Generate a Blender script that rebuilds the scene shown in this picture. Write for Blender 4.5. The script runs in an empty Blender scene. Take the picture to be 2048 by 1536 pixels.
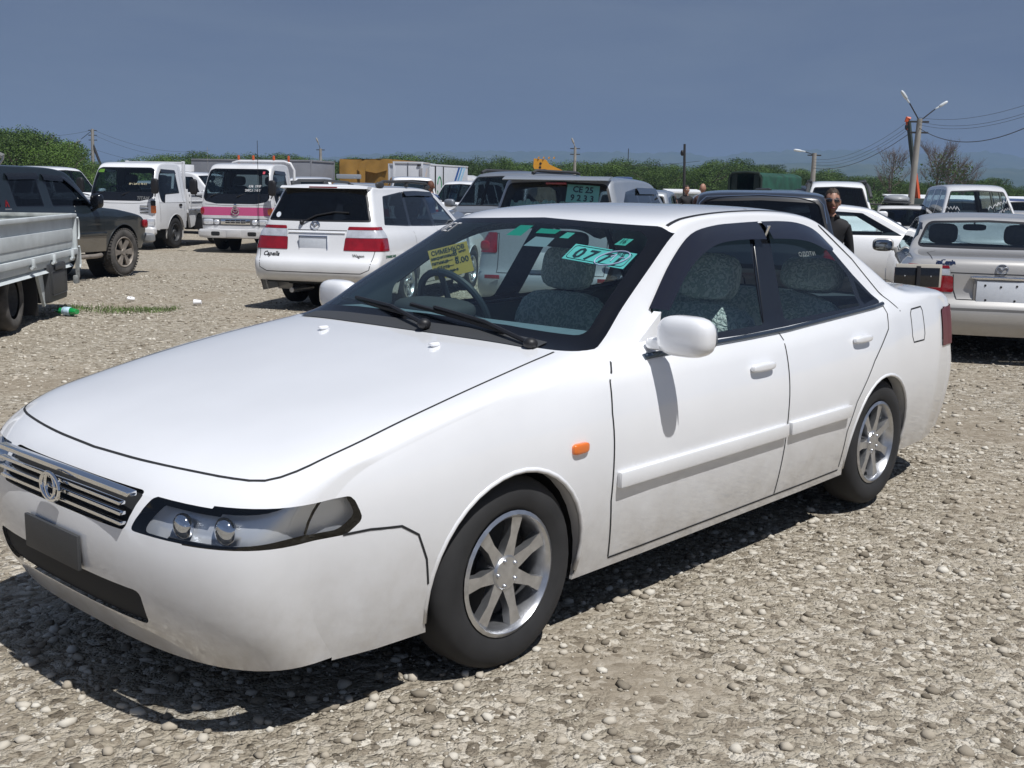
import bpy, bmesh, math, random
import numpy as np
from mathutils import Vector, Matrix
from mathutils.bvhtree import BVHTree
R = math.radians; PI = math.pi
S = bpy.context.scene
COL = S.collection

# ---------------------------------------------------------------- camera
CAM_H, PITCH, ROLL, FPX = 1.46, math.atan((768-382)/2200.), R(1.0), 2200.
cd = bpy.data.cameras.new('camera'); cam = bpy.data.objects.new('camera', cd); COL.objects.link(cam)
cd.sensor_width = 36; cd.lens = 36*FPX/2048; cd.clip_start = .05; cd.clip_end = 30000
_f = Vector((0, math.cos(PITCH), -math.sin(PITCH))); _u = Vector((0, math.sin(PITCH), math.cos(PITCH))); _r = Vector((1, 0, 0))
CR = _r*math.cos(ROLL)+_u*math.sin(ROLL); CU = -_r*math.sin(ROLL)+_u*math.cos(ROLL)
cam.matrix_world = Matrix(((CR.x, CU.x, -_f.x, 0), (CR.y, CU.y, -_f.y, 0), (CR.z, CU.z, -_f.z, CAM_H), (0, 0, 0, 1)))
S.camera = cam
S.render.resolution_x, S.render.resolution_y = 1024, 768
def at(px, py, Y):
    d = _f+CR*((px-1024)/FPX)+CU*((768-py)/FPX)
    return Vector((0, 0, CAM_H))+d*(Y/d.y)

# ---------------------------------------------------------------- sky and sun
SUN_EL, SUN_AZ = R(63), R(140)      # azimuth clockwise from +Y
w = bpy.data.worlds.new('World'); S.world = w; w.use_nodes = True
nt = w.node_tree; nt.nodes.clear()
def nn(nt, t, **k):
    n = nt.nodes.new(t)
    for a, b in k.items():
        if a[0] == '_': n.inputs[a[1:].replace('_', ' ')].default_value = b
        else: setattr(n, a, b)
    return n
sky = nn(nt, 'ShaderNodeTexSky', sky_type='NISHITA', sun_disc=False, sun_elevation=SUN_EL, sun_rotation=SUN_AZ, air_density=1.0, dust_density=1.6, ozone_density=1.5)
tc = nn(nt, 'ShaderNodeTexCoord')
mp = nn(nt, 'ShaderNodeMapping'); mp.inputs['Scale'].default_value = (1, 1, 4.5)
nz = nn(nt, 'ShaderNodeTexNoise', _Scale=2.6, _Detail=8, _Roughness=.6, _Distortion=.4)
L = nt.links.new
L(tc.outputs['Generated'], mp.inputs[0]); L(mp.outputs[0], nz.inputs['Vector'])
cr = nn(nt, 'ShaderNodeValToRGB'); e = cr.color_ramp.elements
e[0].position = .32; e[0].color = (1.06, 1.46, 2.58, 1); e[1].position = .72; e[1].color = (1.68, 2.14, 3.08, 1)
L(nz.outputs['Fac'], cr.inputs[0])
# a thin slate-blue cloud sheet covers the clear sky
sep = nn(nt, 'ShaderNodeSeparateXYZ'); L(tc.outputs['Generated'], sep.inputs[0])
hr = nn(nt, 'ShaderNodeMapRange'); hr.inputs['From Min'].default_value = 0; hr.inputs['From Max'].default_value = .3
hr.inputs['To Min'].default_value = 1.12; hr.inputs['To Max'].default_value = .92; L(sep.outputs['Z'], hr.inputs[0])
vm = nn(nt, 'ShaderNodeVectorMath', operation='SCALE'); L(cr.outputs[0], vm.inputs[0]); L(hr.outputs[0], vm.inputs['Scale'])
mx = nn(nt, 'ShaderNodeMixRGB'); mx.inputs[0].default_value = .93; L(sky.outputs[0], mx.inputs[1]); L(vm.outputs[0], mx.inputs[2])
bg = nn(nt, 'ShaderNodeBackground', _Strength=.088); L(mx.outputs[0], bg.inputs[0])
wo = nn(nt, 'ShaderNodeOutputWorld'); L(bg.outputs[0], wo.inputs[0])
sd = bpy.data.lights.new('sun', 'SUN'); sd.energy = 4.8; sd.angle = R(.6); sd.color = (1, .985, .965)
so = bpy.data.objects.new('sun', sd); COL.objects.link(so)
so.rotation_euler = Vector((math.sin(SUN_AZ)*math.cos(SUN_EL), math.cos(SUN_AZ)*math.cos(SUN_EL), math.sin(SUN_EL))).to_track_quat('Z', 'Y').to_euler()
S.view_settings.view_transform = 'Standard'; S.view_settings.look = 'None'; S.view_settings.exposure = 0; S.view_settings.gamma = 1
S.render.engine = 'CYCLES'
S.cycles.max_bounces = 8; S.cycles.transparent_max_bounces = 24; S.cycles.glossy_bounces = 3; S.cycles.diffuse_bounces = 3; S.cycles.caustics_reflective = False; S.cycles.caustics_refractive = False

# ---------------------------------------------------------------- materials
def mat(name, col, rough=.5, metal=0., coat=0., spec=.5, var=0., vscale=30., bump=0., bscale=200., alpha=1.):
    m = bpy.data.materials.get(name)
    if m: return m
    m = bpy.data.materials.new(name); m.use_nodes = True; t = m.node_tree; b = t.nodes['Principled BSDF']
    b.inputs['Base Color'].default_value = (*col, 1); b.inputs['Roughness'].default_value = rough
    b.inputs['Metallic'].default_value = metal; b.inputs['Coat Weight'].default_value = coat; b.inputs['Coat Roughness'].default_value = .04
    b.inputs['Specular IOR Level'].default_value = spec; b.inputs['Alpha'].default_value = alpha
    tcn = t.nodes.new('ShaderNodeTexCoord')
    if var > 0:
        n = nn(t, 'ShaderNodeTexNoise', _Scale=vscale, _Detail=5); t.links.new(tcn.outputs['Object'], n.inputs['Vector'])
        r = t.nodes.new('ShaderNodeValToRGB'); r.color_ramp.elements[0].position = .3; r.color_ramp.elements[1].position = .7
        r.color_ramp.elements[0].color = (*[c*(1-var) for c in col], 1); r.color_ramp.elements[1].color = (*[min(1, c*(1+var)) for c in col], 1)
        t.links.new(n.outputs['Fac'], r.inputs[0]); t.links.new(r.outputs[0], b.inputs['Base Color'])
    if bump > 0:
        n = nn(t, 'ShaderNodeTexNoise', _Scale=bscale, _Detail=3); t.links.new(tcn.outputs['Object'], n.inputs['Vector'])
        bp = nn(t, 'ShaderNodeBump', _Strength=bump, _Distance=.01); t.links.new(n.outputs['Fac'], bp.inputs['Height']); t.links.new(bp.outputs[0], b.inputs['Normal'])
    return m
def glass(name, tint, rough=.0, fac=.04):
    m = bpy.data.materials.get(name)
    if m: return m
    m = bpy.data.materials.new(name); m.use_nodes = True; t = m.node_tree; t.nodes.clear()
    lw = t.nodes.new('ShaderNodeLayerWeight'); pw = nn(t, 'ShaderNodeMath', operation='POWER'); pw.inputs[1].default_value = 5; fr = nn(t, 'ShaderNodeMath', operation='MULTIPLY_ADD'); fr.inputs[1].default_value = .94; fr.inputs[2].default_value = .055; lw.inputs['Blend'].default_value = .5
    t.links.new(lw.outputs['Facing'], pw.inputs[0]); t.links.new(pw.outputs[0], fr.inputs[0]); tr = nn(t, 'ShaderNodeBsdfTransparent'); tr.inputs[0].default_value = (*tint, 1)
    gl = nn(t, 'ShaderNodeBsdfGlossy'); gl.inputs['Roughness'].default_value = rough; gl.inputs[0].default_value = (1, 1, 1, 1)
    mxs = nn(t, 'ShaderNodeMixShader'); o = nn(t, 'ShaderNodeOutputMaterial')
    t.links.new(fr.outputs[0], mxs.inputs[0]); t.links.new(tr.outputs[0], mxs.inputs[1]); t.links.new(gl.outputs[0], mxs.inputs[2]); t.links.new(mxs.outputs[0], o.inputs[0])
    return m
def paint(name, col, metal=0., rough=.32, dirt=.03):
    if bpy.data.materials.get(name): return bpy.data.materials[name]
    m = mat(name, col, rough, metal, coat=1., var=dirt, vscale=3.); t = m.node_tree; b = t.nodes['Principled BSDF']
    src = b.inputs['Base Color'].links[0].from_socket; c = t.nodes.new('ShaderNodeTexCoord'); sp = t.nodes.new('ShaderNodeSeparateXYZ'); t.links.new(c.outputs['Object'], sp.inputs[0])
    mr = nn(t, 'ShaderNodeMapRange'); mr.inputs['From Min'].default_value = .60; mr.inputs['From Max'].default_value = .20; t.links.new(sp.outputs['Z'], mr.inputs[0])
    n = nn(t, 'ShaderNodeTexNoise', _Scale=7, _Detail=8, _Roughness=.7); t.links.new(c.outputs['Object'], n.inputs['Vector'])
    mm = nn(t, 'ShaderNodeMath', operation='MULTIPLY'); t.links.new(mr.outputs[0], mm.inputs[0]); t.links.new(n.outputs['Fac'], mm.inputs[1])
    mx_ = nn(t, 'ShaderNodeMixRGB'); mx_.inputs[2].default_value = (.30, .26, .20, 1); t.links.new(mm.outputs[0], mx_.inputs[0]); t.links.new(src, mx_.inputs[1]); t.links.new(mx_.outputs[0], b.inputs['Base Color'])
    return m
M_white = paint('white_paint', (.79, .80, .82)); M_white2 = paint('white_paint_dusty', (.66, .665, .68), dirt=.07)
M_silver = paint('silver_paint', (.46, .45, .435), .2, .42); M_grey = paint('grey_paint', (.22, .24, .27), .25, .4); M_silvb = paint('silver_blue_paint', (.33, .355, .39), .25, .4)
M_dark = paint('dark_blue_paint', (.018, .023, .034)); M_green = paint('dark_green_paint', (.012, .019, .025), .1, .38, .10); M_tan = paint('tan_paint', (.15, .135, .11), .1, .4, .12)
M_pink = paint('pink_paint', (.56, .085, .22)); M_blue = paint('blue_paint', (.02, .04, .13)); M_bed = mat('truck_bed_paint', (.56, .60, .61), .55, var=.12, vscale=4)
M_black = mat('black_rubber', (.012, .012, .014), .5); M_blackg = mat('black_trim_gloss', (.008, .009, .012), .12, coat=.5); M_plas = mat('grey_plastic', (.045, .047, .05), .55, bump=.1)
M_liner = mat('interior_trim_dark', (.035, .038, .042), .8); M_lgrey = mat('interior_grey', (.11, .125, .135), .85, var=.1)
M_chrome = mat('chrome', (.8, .81, .83), .08, 1.); M_steel = mat('alloy_metal', (.55, .56, .58), .3, .9, var=.15); M_sdirty = mat('dusty_alloy', (.26, .23, .2), .6, .3, var=.3, vscale=12)
M_tyre = mat('tyre_rubber', (.02, .02, .021), .8, var=.3, vscale=8); M_tyred = mat('dusty_tyre', (.075, .07, .065), .9, var=.45, vscale=9)
M_red = mat('red_lens', (.27, .005, .011), .08, coat=1., var=.25, vscale=10); M_clear = mat('clear_lens', (.74, .76, .80), .14, .35, coat=1., var=.16, vscale=14); M_amber = mat('amber_lens', (.75, .17, .02), .15, coat=1.)
M_mirror = mat('mirror_glass', (.30, .34, .38), .05, 1.); M_wtxt = mat('white_marker', (.85, .85, .87), .6); M_btxt = mat('dark_lettering', (.012, .03, .04), .5)
M_plate = mat('blank_plate', (.68, .72, .78), .4, var=.04)
G_clear = glass('window_glass', (.80, .90, .90)); G_tint = glass('tinted_glass', (.10, .13, .15)); G_priv = glass('privacy_glass', (.025, .03, .037)); G_ws = glass('windscreen_glass', (.74, .88, .87))
G_mid = glass('smoked_glass', (.34, .42, .45))
M_gap = mat('panel_gap', (.015, .016, .018), .8)

# ---------------------------------------------------------------- mesh helpers
def link(name, me, m, parent=None):
    o = bpy.data.objects.new(name, me); COL.objects.link(o)
    if m: me.materials.append(m)
    if parent: o.parent = parent
    return o
def fin(name, bm, m, parent=None, smooth=True, ang=None):
    me = bpy.data.meshes.new(name); bm.normal_update(); bm.to_mesh(me); bm.free()
    if smooth:
        me.polygons.foreach_set('use_smooth', [True]*len(me.polygons))
        if ang:
            me.set_sharp_from_angle(angle=R(ang))
    return link(name, me, m, parent)
def thing(name, label, cat, loc=(0, 0, 0), rz=0, group=None):
    o = bpy.data.objects.new(name, None); COL.objects.link(o); o.location = loc; o.rotation_euler = (0, 0, rz); o.empty_display_size = .2
    o['label'] = label; o['category'] = cat
    if group: o['group'] = group
    return o
def tag(o, label, cat, group=None):
    o['label'] = label; o['category'] = cat
    if group: o['group'] = group
    return o
def box(bm, c, s, bev=0., rot=None, segs=2):
    r = bmesh.ops.create_cube(bm, size=1.); vs = r['verts']
    for v in vs: v.co = Vector((v.co.x*s[0], v.co.y*s[1], v.co.z*s[2]))
    if bev > 0:
        es = list({e for v in vs for e in v.link_edges})
        rr = bmesh.ops.bevel(bm, geom=es, offset=bev, segments=segs, affect='EDGES', profile=.6); vs = list({v for f in rr['faces'] for v in f.verts} | {v for v in vs if v.is_valid})
    Mx = Matrix.Translation(Vector(c)) @ (rot.to_4x4() if rot else Matrix())
    for v in vs: v.co = Mx @ v.co
    return vs
def rotm(x=0, y=0, z=0):
    from mathutils import Euler
    return Euler((R(x), R(y), R(z))).to_matrix()
def quad(bm, pts): return bm.faces.new([bm.verts.new(p) for p in pts])
def prism(bm, pts, ax, a, b):
    """extrude 2D polygon pts along axis ax from a to b (ax=0: pts are y,z; 1: x,z; 2: x,y)"""
    def P(p, t): return {0: (t, p[0], p[1]), 1: (p[0], t, p[1]), 2: (p[0], p[1], t)}[ax]
    A = [bm.verts.new(P(p, a)) for p in pts]; B = [bm.verts.new(P(p, b)) for p in pts]; n = len(pts)
    bm.faces.new(A); bm.faces.new(B[::-1])
    for i in range(n): bm.faces.new((A[i], B[i], B[(i+1) % n], A[(i+1) % n]))
    bmesh.ops.recalc_face_normals(bm, faces=bm.faces)
def tube(bm, pts, r, n=8, cap=True, rs=None):
    pts = [Vector(p) for p in pts]; rings = []
    t0 = (pts[1]-pts[0]).normalized(); up = Vector((0, 0, 1)) if abs(t0.z) < .9 else Vector((1, 0, 0)); nrm = t0.cross(up).normalized()
    for i, p in enumerate(pts):
        t = (pts[min(i+1, len(pts)-1)]-pts[max(i-1, 0)]).normalized(); nrm = (nrm-t*nrm.dot(t)).normalized(); bn = t.cross(nrm)
        rr = rs[i] if rs else r
        rings.append([bm.verts.new(p+(nrm*math.cos(2*PI*k/n)+bn*math.sin(2*PI*k/n))*rr) for k in range(n)])
    for a, b in zip(rings, rings[1:]):
        for k in range(n): bm.faces.new((a[k], a[(k+1) % n], b[(k+1) % n], b[k]))
    if cap: bm.faces.new(rings[0][::-1]); bm.faces.new(rings[-1])
def lathe(bm, prof, n=32, M=None):
    """prof = [(r, y)], revolved round the y axis"""
    rings = [[bm.verts.new((r*math.cos(2*PI*k/n), y, r*math.sin(2*PI*k/n))) for k in range(n)] for r, y in prof]
    for a, b in zip(rings, rings[1:]):
        for k in range(n): bm.faces.new((a[k], a[(k+1) % n], b[(k+1) % n], b[k]))
    vs = [v for r in rings for v in r]
    if M:
        for v in vs: v.co = M @ v.co
    return vs
def ellip(bm, c, s, u=16, v=10, M=None):
    r = bmesh.ops.create_uvsphere(bm, u_segments=u, v_segments=v, radius=1.)
    for q in r['verts']:
        q.co = Vector((q.co.x*s[0], q.co.y*s[1], q.co.z*s[2]))
        if M: q.co = M @ q.co
        q.co += Vector(c)
    return r['verts']
def seblock(bm, c, s, n=4., u=24, v=14, M=None):
    """superellipsoid block, softer than a bevelled cube"""
    vs = ellip(bm, (0, 0, 0), (1, 1, 1), u, v)
    for q in vs:
        l = (abs(q.co.x)**n+abs(q.co.y)**n+abs(q.co.z)**n)**(1/n); q.co = q.co/max(l, 1e-6)
        q.co = Vector((q.co.x*s[0], q.co.y*s[1], q.co.z*s[2]))
        if M: q.co = M @ q.co
        q.co += Vector(c)
    return vs
def one(name, fn, m, parent=None, smooth=True, ang=40):
    bm = bmesh.new(); fn(bm); return fin(name, bm, m, parent, smooth, ang)
def bx(name, c, s, m, parent=None, bev=.01, rot=None): return one(name, lambda b: box(b, c, s, bev, rot), m, parent)
FCACHE = {}
def text_bm(s, size=1., shear=0., bold=0., align='CENTER', sx=1.):
    cu = bpy.data.curves.new('lettering', 'FONT'); cu.body = s; cu.size = size; cu.shear = shear; cu.offset = bold; cu.align_x = align; cu.align_y = 'CENTER'; cu.extrude = .0004; cu.resolution_u = 2
    o = bpy.data.objects.new('lettering', cu); COL.objects.link(o); bpy.context.view_layer.update()
    me = bpy.data.meshes.new_from_object(o.evaluated_get(bpy.context.evaluated_depsgraph_get()))
    bm = bmesh.new(); bm.from_mesh(me); bpy.data.objects.remove(o); bpy.data.curves.remove(cu); bpy.data.meshes.remove(me)
    for v in bm.verts: v.co.x *= sx
    return bm
def text(s, M, m, parent, size=.1, name='lettering', **k):
    bm = text_bm(s, size, **k)
    for v in bm.verts: v.co = M @ v.co
    return fin(name, bm, m, parent, False)
def frame(o, x, y):
    """matrix with local x along x, local y along y"""
    x = Vector(x).normalized(); y = Vector(y); y = (y-x*y.dot(x)).normalized(); z = x.cross(y)
    return Matrix(((x.x, y.x, z.x, o[0]), (x.y, y.y, z.y, o[1]), (x.z, y.z, z.z, o[2]), (0, 0, 0, 1)))

# ---------------------------------------------------------------- car bodies
def catmull(K, per=8):
    K = np.array(K, float); P = np.vstack([2*K[0]-K[1], K, 2*K[-1]-K[-2]]); out = []
    for i in range(1, len(P)-2):
        p0, p1, p2, p3 = P[i-1:i+3]
        d = [max(1e-4, np.linalg.norm((b-a)[:4])**.5) for a, b in ((p0, p1), (p1, p2), (p2, p3))]
        t0 = 0; t1 = d[0]; t2 = t1+d[1]; t3 = t2+d[2]
        n = max(2, int(per*np.linalg.norm((p2-p1)[:2])/.25+1.5)); n = min(n, 14)
        for t in np.linspace(t1, t2, n, endpoint=False):
            A1 = (t1-t)/(t1-t0)*p0+(t-t0)/(t1-t0)*p1; A2 = (t2-t)/(t2-t1)*p1+(t-t1)/(t2-t1)*p2; A3 = (t3-t)/(t3-t2)*p2+(t-t2)/(t3-t2)*p3
            B1 = (t2-t)/(t2-t0)*A1+(t-t0)/(t2-t0)*A2; B2 = (t3-t)/(t3-t1)*A2+(t-t1)/(t3-t1)*A3
            out.append((t2-t)/(t2-t1)*B1+(t-t1)/(t2-t1)*B2)
    out.append(P[-2]); return np.array(out)
class Car:
    def __init__(s, root, prof, wk, zw, zs, tuck, zbk, s1, sh, tum, n=2.6, per=4, nl=14, nv=22, m=None, curv=0.):
        s.root = root; s.m = m
        s.wx, s.wy = zip(*sorted(wk)); s.bx_, s.bz = zip(*sorted(zbk)); s.p = (zw, zs, tuck, s1, sh, tum, curv)
        Q = catmull(prof, per); W = np.array([s.Y(q[2], q[3]) for q in Q])
        bm = bmesh.new(); T = len(Q)
        taus = np.linspace(0, PI/2, nl+1); sy = np.sin(taus)**(2/n); g = 1-np.maximum(np.cos(taus), 0)**(2/n)
        # even out the lateral spacing
        grid = {}
        rows = [(k, 1) for k in range(nl+1)]
        for sg in (1, -1):
            for i in range(T):
                for k in range(nl+1):
                    if k == 0 and sg == -1: grid[i, 0, -1] = grid[i, 0, 1]; continue
                    xc, zc, xe, ze = Q[i][:4]; grid[i, k, sg] = bm.verts.new((xc+(xe-xc)*g[k], sg*W[i]*sy[k], zc+(ze-zc)*g[k]))
            for i in range(T-1):
                for k in range(nl):
                    a, b, c, d = grid[i, k, sg], grid[i+1, k, sg], grid[i+1, k+1, sg], grid[i, k+1, sg]
                    bm.faces.new((a, b, c, d) if sg == 1 else (d, c, b, a))
        E = Q[:, 2:4]; L_ = np.concatenate([[0], np.cumsum(np.linalg.norm(np.diff(E, axis=0), axis=1))]); L_ /= L_[-1]
        for sg in (1, -1):
            cols = []
            for i in range(T):
                bxx = E[0][0]+(E[-1][0]-E[0][0])*L_[i]; c = [grid[i, nl, sg]]
                zbi = float(np.interp(E[i][0], s.bx_, s.bz)); vb = min(.8, max((E[i][1]-zbi)/max(.05, E[i][1]-zs), .04)); k1 = int(nv*.45)
                for j in range(1, nv+1):
                    v = vb*j/k1 if j <= k1 else vb+(1-vb)*(j-k1)/(nv-k1); x = E[i][0]+(bxx-E[i][0])*v; z = E[i][1]+(zs-E[i][1])*v
                    c.append(bm.verts.new((x, sg*s.Y(x, z), z)))
                cols.append(c)
            for i in range(T-1):
                for j in range(nv):
                    q = (cols[i][j], cols[i+1][j], cols[i+1][j+1], cols[i][j+1])
                    bm.faces.new(q if sg == 1 else q[::-1])
        bmesh.ops.remove_doubles(bm, verts=bm.verts, dist=.0008)
        bmesh.ops.dissolve_degenerate(bm, dist=.0005, edges=bm.edges)
        bmesh.ops.recalc_face_normals(bm, faces=bm.faces)
        bm.normal_update()
        s.bm = bm; s.bvh = BVHTree.FromBMesh(bm)
    def Y(s, x, z):
        zw, zs, tuck, s1, sh, tum, curv = s.p; w = float(np.interp(x, s.wx, s.wy)); zb = float(np.interp(x, s.bx_, s.bz))
        if z < zw: return w-tuck*((zw-z)/(zw-zs))**2
        t = min(1, (z-zw)/max(.01, zb-zw)); y = w-s1*t*t
        if z > zb-.05: u = min(1, (z-zb+.05)/.10); y -= sh*u*u*(3-2*u)
        if z > zb: y -= tum*(z-zb)+curv*(z-zb)**2
        return y
    def cut(s, poly, plane, sel, bm=None):
        bm = bm or s.bm; poly = [Vector((p[0], p[1])) for p in poly]
        ia, ib = {'side': (0, 2), 'end': (1, 2), 'top': (0, 1)}[plane]
        x0 = min(p.x for p in poly)-.002; x1 = max(p.x for p in poly)+.002; y0 = min(p.y for p in poly)-.002; y1 = max(p.y for p in poly)+.002
        bm.normal_update(); fs = []
        for f in bm.faces:
            if not sel(f): continue
            a = [v.co[ia] for v in f.verts]; b = [v.co[ib] for v in f.verts]
            if max(a) < x0 or min(a) > x1 or max(b) < y0 or min(b) > y1: continue
            fs.append(f)
        n = len(poly)
        for i in range(n):
            p, q = poly[i], poly[(i+1) % n]; d = q-p
            if d.length < 1e-5: continue
            no = [0, 0, 0]; no[ia] = d.y; no[ib] = -d.x; co = [0, 0, 0]; co[ia] = p.x; co[ib] = p.y
            lo = (min(p.x, q.x)-.01, min(p.y, q.y)-.01); hi = (max(p.x, q.x)+.01, max(p.y, q.y)+.01)
            near = []; rest = []
            for f in fs:
                if not f.is_valid: continue
                a = [v.co[ia] for v in f.verts]; b = [v.co[ib] for v in f.verts]
                (near if not (max(a) < lo[0] or min(a) > hi[0] or max(b) < lo[1] or min(b) > hi[1]) else rest).append(f)
            if not near: continue
            geom = list(near)+list({e for f in near for e in f.edges})+list({v for f in near for v in f.verts})
            r = bmesh.ops.bisect_plane(bm, geom=geom, dist=1e-5, plane_co=co, plane_no=no)
            fs = rest+[f for f in r['geom'] if isinstance(f, bmesh.types.BMFace)]
            fs = list({f for f in fs if f.is_valid})
        def inside(c):
            r = False; j = n-1
            for i in range(n):
                a, b = poly[i], poly[j]
                if (a.y > c[1]) != (b.y > c[1]) and c[0] < (b.x-a.x)*(c[1]-a.y)/(b.y-a.y)+a.x: r = not r
                j = i
            return r
        ins = []
        for f in fs:
            c = f.calc_center_median(); 
            if inside((c[ia], c[ib])): ins.append(f)
        nb = bmesh.new(); mp_ = {}
        for f in ins:
            vs = []
            for v in f.verts:
                if v not in mp_: mp_[v] = nb.verts.new(v.co)
                vs.append(mp_[v])
            try: nb.faces.new(vs)
            except ValueError: pass
        bmesh.ops.delete(bm, geom=ins, context='FACES')
        return nb
    def selside(s, sg): return lambda f: f.calc_center_median().y*sg > 0 and f.normal.y*sg > .3
    def selfront(s, _, xmin): return lambda f: f.calc_center_median().x > xmin and f.normal.x > .05
    def selrear(s, _, xmax): return lambda f: f.calc_center_median().x < xmax and f.normal.x < -.05
    def window(s, name, poly, plane, sel, gm, ring=.02, seal=M_black, parent=None, inner=None, r=.03, label=None):
        outer = rpoly(poly, r); A = s.cut(outer, plane, sel)
        inner = inner or offset(outer, -ring); gl = s.cut(inner, plane, lambda f: True, A) if ring > 0 or inner else None
        if ring > 0:
            o = fin(name, gl, gm, parent or s.root); fin('seal', A, seal, o); return o
        A.free(); return fin(name, gl, gm, parent or s.root)
    def piece(s, name, poly, plane, sel, m, r=.02, out=.0, parent=None):
        b = s.cut(rpoly(poly, r), plane, sel)
        b.normal_update()
        if out:
            for v in b.verts: v.co += v.normal*out
        return fin(name, b, m, parent or s.root)
    def lamp(s, name, sg, y0, z0, z1, xlim, m, end=-1, r=.02, out=.006, slant=0.):
        """lens wrapped round a corner of the body: cut from the end view, back (or forward) to xlim"""
        fs = [f for f in s.bm.faces if z0-.05 < f.calc_center_median().z < z1+.05 and f.calc_center_median().y*sg > 0 and abs(f.calc_center_median().x-xlim) < .35]
        bmesh.ops.bisect_plane(s.bm, geom=fs+list({e for f in fs for e in f.edges})+list({v for f in fs for v in f.verts}), dist=1e-5, plane_co=(xlim, 0, 0), plane_no=(1, 0, 0))
        b = s.cut(rpoly([(sg*1.2, z0), (sg*1.2, z1), (sg*y0, z1-slant), (sg*(y0-.01), z0)], r), 'end', lambda f: (f.calc_center_median().x-xlim)*end > 0)
        b.normal_update()
        for v in b.verts: v.co += v.normal*out
        return fin(name, b, m, s.root)
    def proj(s, a, b, plane, sg):
        if plane == 'side': o = Vector((a, sg*3, b)); d = Vector((0, -sg, 0))
        elif plane == 'end': o = Vector((sg*6, a, b)); d = Vector((-sg, 0, 0))
        else: o = Vector((a, b, 4)); d = Vector((0, 0, -1))
        h, n_, _, _ = s.bvh.ray_cast(o, d)
        if h is None: return None, None
        if n_.dot(d) > 0: n_ = -n_
        return h, n_
    def ribbon(s, bm, pts, plane, sg, wd=.006, off=.0012):
        """thin strip laid on the body along a 2D polyline"""
        P = []
        for p, q in zip(pts, pts[1:]):
            k = max(1, int(math.hypot(q[0]-p[0], q[1]-p[1])/.03))
            P += [(p[0]+(q[0]-p[0])*i/k, p[1]+(q[1]-p[1])*i/k) for i in range(k)]
        P.append(pts[-1]); prev = None
        for i, p in enumerate(P):
            a = P[max(0, i-1)]; b = P[min(len(P)-1, i+1)]; dx, dy = b[0]-a[0], b[1]-a[1]; l = math.hypot(dx, dy) or 1; nx, ny = -dy/l*wd/2, dx/l*wd/2
            h1, n1 = s.proj(p[0]+nx, p[1]+ny, plane, sg); h2, n2 = s.proj(p[0]-nx, p[1]-ny, plane, sg)
            if h1 is None or h2 is None or (h1-h2).length > wd*6+.03: prev = None; continue
            cur = (bm.verts.new(h1+n1*off), bm.verts.new(h2+n2*off))
            if prev: bm.faces.new((prev[0], prev[1], cur[1], cur[0]))
            prev = cur
    def sx(s, y, z, sg=-1, off=.004):
        h, n_ = s.proj(y, z, 'end', sg); return (h+n_*off, n_)
    def decal(s, bm, plane, sg, off=.003):
        """press a flat bmesh whose x,y are the plane coordinates onto the body"""
        for v in bm.verts:
            h, n_ = s.proj(v.co.x, v.co.y, plane, sg)
            if h is not None: v.co = h+n_*(off+max(0, v.co.z)); v.tag = False
            else: v.tag = True
        bmesh.ops.delete(bm, geom=[v for v in bm.verts if v.tag], context='VERTS')
        return bm
    def decaltext(s, t, a, b, size, plane, sg, m, flip=1, name='lettering', **k):
        bm = text_bm(t, size, **k)
        for v in bm.verts: v.co = Vector((a+v.co.x*flip, b+v.co.y, 0))
        return fin(name, s.decal(bm, plane, sg), m, s.root, False)
    def gaps(s, lines, wd=.007):
        bm = bmesh.new()
        for plane, sg, pts in lines: s.ribbon(bm, pts, plane, sg, wd)
        fin('panel_gap', bm, M_gap, s.root, False)
    def arches(s, xs, z, r):
        for x, sg_ in [(x, q) for x in xs for q in (1, -1)]:
            c = [(x+r*math.cos(t), z+r*math.sin(t)) for t in np.linspace(0, 2*PI, 28, endpoint=False)]
            s.cut(c, 'side', s.selside(sg_)).free()
            bm = bmesh.new()
            for sg in (sg_,):
                P = []
                for t in np.linspace(-.35, PI+.35, 26):
                    px, pz = x+r*math.cos(t), z+r*math.sin(t)
                    if pz < s.p[1]: continue
                    P.append((px, sg*(s.Y(px, pz)-.004), pz))
                tube(bm, P, .009, 6)
                prev = None
                for t in np.linspace(-.3, PI+.3, 20):
                    px, pz = x+r*math.cos(t), z+r*math.sin(t); cur = (bm.verts.new((px, sg*(s.Y(px, max(pz, .25))-.01), pz)), bm.verts.new((px, sg*(s.Y(px, .5)-.06), pz)))
                    if prev: bm.faces.new((prev[0], prev[1], cur[1], cur[0]))
                    prev = cur
            fin('wheel_arch', bm, s.m, s.root)
            bm = bmesh.new()
            for sg in (sg_,):
                prev = None
                for t in np.linspace(-.3, PI+.3, 20):
                    px, pz = x+(r+.01)*math.cos(t), z+(r+.01)*math.sin(t); cur = (bm.verts.new((px, sg*(s.Y(px, .5)-.055), pz)), bm.verts.new((px, sg*.42, pz)))
                    if prev: bm.faces.new((prev[0], prev[1], cur[1], cur[0]))
                    prev = cur
                c = [bm.verts.new((x+(r+.01)*math.cos(t), sg*.42, z+(r+.01)*math.sin(t))) for t in np.linspace(0, 2*PI, 20, endpoint=False)]; bm.faces.new(c)
            fin('wheel_well', bm, M_gap, s.root)
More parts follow.
